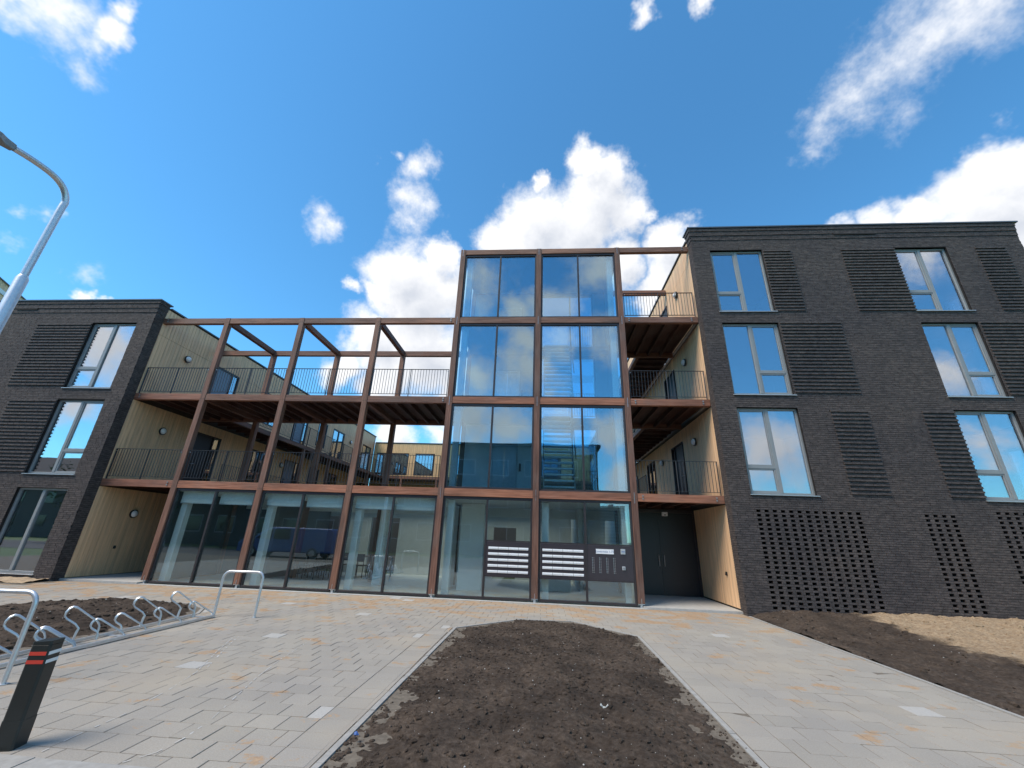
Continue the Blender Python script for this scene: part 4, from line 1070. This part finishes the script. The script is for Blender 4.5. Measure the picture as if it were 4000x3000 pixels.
rd = B('card_reader', 'aluminium', t, 14.285, 14.42, .036, .0515, 1.35, 1.495, bevel=.008); B('slot', 'sign_ink', rd, 14.305, 14.4, .0345, .036, 1.41, 1.435)
lk = B('key_switch', 'aluminium', t, 14.305, 14.4, .036, .0515, .935, 1.035, bevel=.012); kk = MB(); kk.tube([(14.352, .026, .985), (14.352, .036, .985)], .028, 14); kk.build('cylinder', 'frame_grey', lk, True)

# ================================================================== PASSAGES
for nm_, xa, xb in (('left', XW+.03, PX[0]-.1), ('right', PX[5]+.1, XW2-.01)):
    tag(B('passage_floor', 'concrete', None, xa-.06, xb+.02, -.10, 14., -.05, .055), kind='structure')
    d = thing('double_door', 'black double door closing the %s passage' % nm_, 'door', ((xa+xb)/2, 2.74, .055))
    xm = (xa+xb)/2
    MB().box(xa+.0, xa+.07, 2.70, 2.80, .057, 2.83).box(xb-.07, xb, 2.70, 2.80, .057, 2.83).box(xa+.07, xb-.07, 2.70, 2.80, 2.72, 2.83).build('frame', 'frame_dark', d)
    for s, (a, b) in enumerate(((xa+.075, xm-.003), (xm+.003, xb-.075))):
        l = B('leaf', 'door_dark', d, a, b, 2.72, 2.77, .065, 2.715); hx_ = xm+(.09 if s else -.09)
        h = MB(); h.tube([(hx_, 2.72, .95), (hx_, 2.67, .97), (hx_, 2.67, 1.30), (hx_, 2.72, 1.32)], .012, 8); h.build('handle', 'steel', l, True)
ss = thing('motion_sensor', 'small white sensor box above the black door of the right passage', 'sensor', (16.37, 2.66, 2.6)); B('body', 'white_plastic', ss, 16.27, 16.46, 2.58, 2.69, 2.60, 2.735, bevel=.01); B('lens', 'black_plastic', ss, 16.33, 16.40, 2.574, 2.581, 2.62, 2.65)
tag(B('plinth', 'concrete', None, -.12, PX[5]+.12, -.13, .045, -.05, .012), kind='structure')
for lab, x, s, y, z in (('left', XW, 1, 1.23, .92), ('right', XW2, -1, .62, .93)):
    o = thing('wall_socket', 'small dark outlet on the tan wall of the %s passage' % lab, 'socket', (x, y, z)); a, b = sorted((x, x+s*.04)); B('box', 'black_plastic', o, a, b, y-.035, y+.035, z-.05, z+.05, bevel=.006); a, b = sorted((x+s*.041, x+s*.055)); B('cover', 'frame_dark', o, a, b, y-.025, y+.025, z-.04, z+.0)
# wall lamps
def dome(r, h, n=16, k=5):
    mb = MB(); rings = []
    for j in range(k+1):
        a = math.pi/2*j/k; rings.append((r*math.cos(a), h*math.sin(a)))
    pts = [(zz, 0, 0) for _, zz in rings]; mb.tube(pts, [max(rr, .002) for rr, _ in rings], n); return mb
DM = dome(.115, .085).mesh('diffuser', 'white_plastic', True); RM = MB().tube([(0, 0, 0), (.05, 0, 0)], .142, 20).mesh('ring', 'black_plastic', True)
def wlamp(label, x, s, y, z):
    t = thing('wall_lamp', label, 'lamp', (x, y, z), 'round wall lamps')
    inst('base_ring', RM, t, (x, y, z), (s, 1, 1)); inst('diffuser', DM, t, (x+s*.046, y, z), (s, 1, 1))
for z, n_ in ((2.02, 'ground-floor passage'), (5.05, 'first-floor gallery'), (8.08, 'second-floor gallery')): wlamp('round white wall lamp on the left tan wall, %s' % n_, XW+.028, 1, 1.47, z)
for z, n_ in ((5.08, 'first-floor gallery'), (8.15, 'second-floor gallery'), (11.15, 'third-floor gallery')): wlamp('round white wall lamp on the right tan wall, %s' % n_, XW2-.028, -1, 1.7, z)
wlamp('round white wall lamp deeper along the right wing, first walkway', XW2-.028, -1, 5.78, 5.05); wlamp('round white wall lamp farthest along the right wing, first walkway', XW2-.028, -1, 10.85, 5.05)
wlamp('round white wall lamp between windows of the left wing, upper walkway', XW+.028, 1, 16.8, 8.08); wlamp('round white wall lamp along the left wing, lower walkway in shade', XW+.028, 1, 9.1, 5.05)

# ================================================================== STREET FURNITURE
def arc(c, r, a0, a1, n, plane):
    out = []
    for i in range(n+1):
        a = a0+(a1-a0)*i/n; u, v = r*math.cos(a), r*math.sin(a); out.append(c + plane[0]*u + plane[1]*v)
    return out
# bicycle rack: two rails and double-wire wheel holders, tall and low in turn
rack = thing('bicycle_rack', 'galvanised bicycle rack with tall and low wheel holders beside the left planting bed', 'bike rack', (5.3, -5.7, 0))
B('front_rail', 'galvanised', rack, 5.47, 5.515, -7.75, -4.0, .012, .05); B('rear_rail', 'galvanised', rack, 5.075, 5.11, -7.75, -4.0, .012, .05)
for yy in (-4.02, -5.72, -7.7): B('foot_plate', 'galvanised', rack, 4.98, 5.515, yy-.04, yy+.04, .004, .011)
RD = Vector((.62, .785, 0))
def holder(x, y, tall):
    pr = [(0, .02), (.01, .14), (.02, .19), (-.03, .25), (-.15, .335), (-.18, .375), (-.178, .42), (-.155, .468), (-.12, .489), (-.08, .478), (.19, .275), (.225, .24), (.245, .19), (.25, .02)]
    if not tall: pr = [(0, .02), (.0, .09), (-.02, .125), (-.09, .175), (-.115, .21), (-.11, .25), (-.09, .285), (-.06, .30), (-.02, .288), (.29, .075), (.315, .045), (.32, .02)]
    h = MB(); nrm = Vector((RD.y, -RD.x, 0)); O = Vector((x, y, .01))
    for s in (-.03, .03): h.tube([O+RD*a+nrm*s+Vector((0, 0, b)) for a, b in pr], .0115, 8)
    k = max(range(len(pr)), key=lambda i: pr[i][1]); h.tube([O+RD*pr[k][0]+nrm*s+Vector((0, 0, pr[k][1])) for s in (-.03, .03)], .0085, 8)
    h.build('wheel_holder', 'galvanised', rack, True)
for x_, y_ in ((5.10, -4.44), (5.11, -5.21), (5.11, -6.29), (5.09, -7.0)): holder(x_, y_, True); holder(x_+.16, y_+.20, False)
for x_, y_ in ((5.17, -5.62), (5.17, -6.72), (5.17, -7.42)): holder(x_, y_, False)
def hoop(label, a, b, h):
    t = thing('bicycle_stand', label, 'bike stand', ((a[0]+b[0])/2, (a[1]+b[1])/2, 0), 'tubular bicycle stands')
    A, B_ = Vector((a[0], a[1], 0)), Vector((b[0], b[1], 0)); d = (B_-A).normalized(); up = Vector((0, 0, 1)); r = .13; L = (B_-A).length
    pts = [A+up*-.03, A+up*(h-r)] + arc(A+d*r+up*(h-r), r, math.pi, math.pi/2, 7, (d, up))[1:] + arc(A+d*(L-r)+up*(h-r), r, math.pi/2, 0, 7, (d, up)) + [B_+up*-.03]
    m_ = MB(); m_.tube(pts, .0245, 14); m_.build('tube', 'galvanised', t, True)
    for P_ in (A, B_):
        f = MB(); f.tube([P_+up*.0, P_+up*.006], .05, 16); f.build('foot_ring', 'galvanised', t, True)
hoop('galvanised tubular bicycle stand at the far end of the bicycle rack', (5.40, -3.88), (6.21, -3.80), .83)
hoop('galvanised tubular bicycle stand behind the black bollard, cut by the left edge', (5.30, -7.93), (6.14, -7.85), .90)
# bollard
bo = thing('bollard', 'square black bollard with red and white bands in the lower left corner', 'bollard', (7.80, -9.02, 0))
def sq(s, ch): return [(-s+ch, -s), (s-ch, -s), (s, -s+ch), (s, s-ch), (s-ch, s), (-s+ch, s), (-s, s-ch), (-s, -s+ch)]
def brick_like(name, mat, poly, z0, z1, zt=None):
    mb = MB(); mb.prism(poly, 2, z0, z1)
    if zt:
        n = len(poly)
        for k in range(n, 2*n): mb.v[k] = (mb.v[k][0], mb.v[k][1], z1 + zt*mb.v[k][0])
    ca, sa = math.cos(rad(14)), math.sin(rad(14))
    mb.v = [(7.80+v[0]*ca-v[1]*sa, -9.02+v[0]*sa+v[1]*ca, v[2]) for v in mb.v]
    return mb.build(name, mat, bo, bevel=.004 if name == 'body' else 0.)
brick_like('body', 'black_plastic', sq(.071, .012), .0, .71); brick_like('base', 'black_plastic', sq(.0735, .013), .0, .19); brick_like('cap', 'black_plastic', sq(.0715, .013), .71, .735, .06)
for z in (.575, .635):
    brick_like('red_band', 'red_band', [(-.060, -.0730), (.060, -.0730), (.060, -.0705), (-.060, -.0705)], z, z+.026)
    brick_like('white_band', 'white_band', [(.0705, -.060), (.0730, -.060), (.0730, .060), (.0705, .060)], z, z+.026)
# street lamp
az = pdir(89.5, 1083.7); hd = Vector((az.x, az.y, 0)).normalized(); LB = Vector((CAM.x, CAM.y, 0)) + hd*9.2
def lamp_h(u, v):
    d = pray(u, v); return CAM.z + d.z*9.2/math.hypot(d.x, d.y)
zj, zb_ = lamp_h(89.5, 1083.7), lamp_h(236, 812)
sl_ = thing('street_lamp', 'grey street lamp with curved arm at the left edge', 'street lamp', (LB.x, LB.y, 0))
m_ = MB(); m_.tube([(LB.x, LB.y, -.05), (LB.x, LB.y, zj-.03), (LB.x, LB.y, zj+.03)], [.085, .072, .052], 18); m_.build('pole', 'galvanised', sl_, True)
end = atX(54, 579, LB.x); A0 = Vector((LB.x, LB.y, zj)); A1 = Vector((LB.x, LB.y, zb_-.1)); dirn = (end-Vector((LB.x, LB.y, zb_+.55))).normalized()
kn = [A0, A1, Vector((LB.x, LB.y, zb_+.15)), Vector((LB.x, LB.y, zb_+.35)) + dirn*.10, Vector((LB.x, LB.y, zb_+.47))+dirn*.28, Vector((LB.x, LB.y, zb_+.53))+dirn*.55, end]
sm_ = []
for i in range(len(kn)-1):
    p0, p1, p2, p3 = kn[max(i-1, 0)], kn[i], kn[i+1], kn[min(i+2, len(kn)-1)]
    for j in range(5):
        t = j/5; sm_.append(.5*((2*p1)+(p2-p0)*t+(2*p0-5*p1+4*p2-p3)*t*t+(3*p1-p0-3*p2+p3)*t**3))
sm_.append(kn[-1])
m_ = MB(); m_.tube(sm_, .047, 16); m_.build('arm', 'galvanised', sl_, True)
hd_ = end; dd = Vector((dirn.x, dirn.y, dirn.z*.5)).normalized(); sx = Vector((dd.y, -dd.x, 0)).normalized(); uz = sx.cross(dd)
hm = MB(); prof = [(0, .05, .05), (.12, .06, .06), (.22, .12, .05), (.62, .15, .035), (.70, .10, .02)]
for k, (l, w, h) in enumerate(prof):
    for (a, b) in ((-1, -1), (1, -1), (1, 1), (-1, 1)): hm.v.append(tuple(hd_+dd*l+sx*w*a+uz*h*b))
for k in range(len(prof)-1):
    for j in range(4): j2 = (j+1) % 4; hm.f.append((k*4+j, k*4+j2, k*4+4+j2, k*4+4+j))
hm.f += [(0, 3, 2, 1), (16, 17, 18, 19)]; hm.build('lamp_head', 'frame_grey', sl_, bevel=.01)
# litter on the soil
for nm_, lab, u, v, mat, s in (('stone', 'pale fist-sized stone lying on the central soil bed', 2142, 2747, 'stone_pale', .035), ('bottle_cap', 'blue plastic scrap on the left rim of the central bed', 1390, 2865, 'litter_blue', .018)):
    p = atZ(u, v, .06); o = thing(nm_, lab, 'stone' if nm_ == 'stone' else 'litter', (p.x, p.y, .06)); mb = MB(); rr = random.Random(4)
    mb.tube([p+Vector((0, 0, -s*.8)), p+Vector((.1*s, 0, -s*.3)), p+Vector((0, .1*s, s*.3)), p+Vector((.1*s, 0, s*.75))], [s*.5, s*1.1, s*.9, s*.35], 7); mb.build('body', mat, o)
    MB().tube([p+Vector((s*.6, 0, -s*.3)), p+Vector((s*1.5, .1*s, -s*.5))], [s*.5, s*.3], 6).build('chip', mat, o)
p = atZ(2360, 2775, .07); o = thing('paper_scrap', 'torn white paper scrap standing up on the central soil bed', 'litter', (p.x, p.y, .06))
sc = MB(); sc.quad(p+Vector((-.01, 0, -.03)), p+Vector((.012, .01, -.03)), p+Vector((.02, .0, .03)), p+Vector((-.012, 0, .035))).quad(p+Vector((.02, 0, .03)), p+Vector((.012, .01, .0)), p+Vector((.045, .0, .045)), p+Vector((.04, 0, .055))).quad(p+Vector((-.012, 0, .035)), p+Vector((-.02, .01, .02)), p+Vector((-.04, .0, .04)), p+Vector((-.03, 0, .06)))
so_ = sc.build('sheet', 'litter_white', o); md = so_.modifiers.new('thick', 'SOLIDIFY'); md.thickness = .004

# ================================================================== ACROSS THE STREET (seen in the glass)
def vehicle(name, label, cat, x0, y0, prof, wins, L, W, body, sx):
    """side profile (x along, z up) extruded over the width; sx flips the heading"""
    t = thing(name, label, cat, (x0, y0, -.055)); P = [(x0+sx*a, b-.055) for a, b in prof]
    mb = MB(); mb.prism(P, 1, y0-W/2, y0+W/2); mb.build('body', body, t, bevel=.06)
    for s in (-1, 1):
        for w in wins:
            pw = [(x0+sx*a, b-.055) for a, b in w]; MB().prism(pw, 1, y0+s*(W/2-.01), y0+s*(W/2+.006)).build('window', 'van_glass', t)
        for wx in (.17*L, .8*L):
            m_ = MB(); c = Vector((x0+sx*wx, y0+s*(W/2-.1), .28)); m_.tube([c-Vector((0, .11*s, 0)), c+Vector((0, .112*s, 0))], .33, 20); wh = m_.build('wheel', 'tyre', t, True)
            m_ = MB(); m_.tube([c+Vector((0, .113*s, 0)), c+Vector((0, .125*s, 0))], .2, 14); m_.build('rim', 'steel', wh, True)
    return t
vehicle('parked_van', 'blue delivery van with pale roof line parked by the street, mirrored in the glass', 'van', -8.2, -15.6,
        [(.0, .35), (.02, .85), (.25, 1.02), (1.05, 1.15), (1.9, 1.78), (2.3, 1.88), (6.4, 1.90), (6.55, 1.7), (6.6, .35)],
        [[(1.25, 1.17), (1.95, 1.70), (2.35, 1.76), (2.35, 1.15)], [(2.45, 1.15), (2.45, 1.76), (3.6, 1.76), (3.6, 1.15)]], 6.6, 1.9, 'van_blue', 1)
vehicle('parked_car', 'white car parked by the street, mirrored in the lower left window', 'car', -19.5, -16.0,
        [(.0, .3), (.02, .7), (.9, .85), (1.6, 1.38), (2.9, 1.42), (3.8, .98), (4.2, .9), (4.25, .3)],
        [[(1.2, .9), (1.7, 1.32), (2.3, 1.34), (2.3, .9)], [(2.38, .9), (2.38, 1.34), (2.85, 1.34), (3.45, .95)]], 4.25, 1.7, 'car_white', 1)
OPP = thing('apartment_block', 'long brick apartment block across the street, mirrored in the glass', 'building', (-5, -30, 0))
B('wall', 'red_brick', OPP, -34, 17.9, -40, -30, -.06, 10.9); B('roof_edge', 'roof_tile', OPP, -34.3, 18.2, -40.3, -29.7, 10.9, 11.2)
wme = MB().box(-.9, .9, -.05, .03, -.75, .75).mesh('window', 'van_glass'); wf = MB().box(-1., 1., -.06, .0, .75, .85).box(-1., 1., -.06, .02, -.87, -.75).box(-1., -.9, -.06, 0, -.75, .75).box(.9, 1., -.06, 0, -.75, .75).mesh('window_frame', 'tower_concrete')
for k in range(3):
    for i in range(14):
        w_ = inst('window', wme, OPP, (-32+i*3.6, -29.99, 2.0+k*3.3)); WM[w_.name] = Matrix.Translation(w_.location); inst('frame', wf, w_, w_.location)
RH = thing('terraced_houses', 'row of brick houses with tiled roofs across the street, mirrored in the left windows', 'houses', (-60, -34, 0))
B('wall', 'red_brick', RH, -98, -36, -42, -33, -.06, 5.6); MB().prism([(-42.5, 5.5), (-32.5, 5.5), (-37.5, 9.6)], 0, -98.4, -35.6).build('roof', 'roof_tile', RH)
for i in range(16):
    for z in (1.7, 4.3): w_ = inst('window', wme, RH, (-95+i*3.8, -32.99, z), (.8, 1, .8))
HR = thing('high_rise', 'distant slab high-rise with balcony bands, mirrored in the lower right hall pane', 'building', (84, -400, 0))
a_, b_ = atY(1650+1700/2.458, 1900+190/2.458, 400), atY(1650+1935/2.458, 1900+220/2.458, 400)
B('core', 'tower_dark', HR, a_.x, b_.x, -420, -400, -.07, a_.z-1.5)
for k in range(12): B('balcony_band', 'tower_concrete', HR, a_.x-.3, b_.x+.3, -399.95, -398.6, k*2.9+.2, k*2.9+1.35)
B('lift_house', 'tower_concrete', HR, (a_.x+b_.x)/2-2, (a_.x+b_.x)/2+3, -412, -404, a_.z-1.5, a_.z+2)
# gable-ended clad house beyond the left block
GZ = 15.4
p1, p2 = atZ(0, 1086, GZ), atZ(104, 1176, GZ); dv = (p2-p1); dv.z = 0; dv.normalize(); nv_ = Vector((dv.y, -dv.x, 0))
if nv_.dot(Vector((CAM.x-p1.x, CAM.y-p1.y, 0))) < 0: nv_ = -nv_
q0, q1 = p1-dv*2.5, p2+dv*6
GH = thing('clad_building', 'grey-brown clad building showing above the roof of the left brick building', 'building', (p1.x, p1.y, 0))
def slab(name, mat, off0, off1, z0, z1):
    mb = MB(); c = [q0+nv_*off1, q1+nv_*off1, q1+nv_*off0, q0+nv_*off0]
    mb.v = [(v.x, v.y, z0) for v in c]+[(v.x, v.y, z1) for v in c]; mb.f = [(0,1,2,3),(4,5,6,7),(0,1,5,4),(1,2,6,5),(2,3,7,6),(3,0,4,7)]; return mb.build(name, mat, GH)
slab('wall', 'cladding', -8, 0, -.06, GZ-.75); slab('band', 'white_band', -8, .05, GZ-.75, GZ-.5); slab('parapet', 'cladding', -8, .02, GZ-.5, GZ-.06); slab('coping', 'coping', -8.1, .1, GZ-.06, GZ)
def tree(label, x, y, h, r, seed):
    t = thing('tree', label, 'tree', (x, y, -.07), 'street trees'); rr = random.Random(seed); m_ = MB()
    m_.tube([(x, y, -.1), (x+.05, y, h*.3), (x-.05, y+.05, h*.55), (x, y, h*.85)], [.2, .15, .1, .03], 10)
    for k in range(7):
        a = rr.uniform(0, 6.28); z0 = h*rr.uniform(.35, .6); m_.tube([(x, y, z0), (x+math.cos(a)*r*.4, y+math.sin(a)*r*.4, z0+h*.14), (x+math.cos(a)*r*.75, y+math.sin(a)*r*.75, z0+h*.22)], [.07, .05, .02], 6)
    m_.build('trunk', 'bark', t, True); lf = MB()
    cl = [(Vector((rr.gauss(0, r*.42), rr.gauss(0, r*.42), h*.66+rr.gauss(0, h*.12))), rr.uniform(.3, .6)*r*.7) for _ in range(26)]
    for _ in range(3200):
        c, s = rr.choice(cl); d = Vector((rr.gauss(0, 1), rr.gauss(0, 1), rr.gauss(0, .8))).normalized()*s*rr.uniform(.6, 1.05); p_ = Vector((x, y, 0))+c+d
        u_ = Vector((rr.gauss(0, 1), rr.gauss(0, 1), rr.gauss(0, 1))).normalized(); v_ = u_.orthogonal().normalized(); e = rr.uniform(.07, .15)
        lf.quad(p_-u_*e, p_+v_*e*.6, p_+u_*e, p_-v_*e*.6)
    me = bpy.data.meshes.new('crown'); me.from_pydata(lf.v, [], lf.f); me.materials.append(M['leaf']); o_ = bpy.data.objects.new('crown', me); COL.objects.link(o_); setparent(o_, t)
tree('leafy street tree nearest the white car, mirrored in the left windows', -17.5, -25.5, 8.0, 2.6, 1)
tree('leafy street tree in the middle of the row, mirrored in the left windows', -24, -26.0, 8.5, 2.8, 2)
tree('leafy street tree at the far end of the row, mirrored in the left windows', -31, -25.0, 8.2, 2.7, 3)
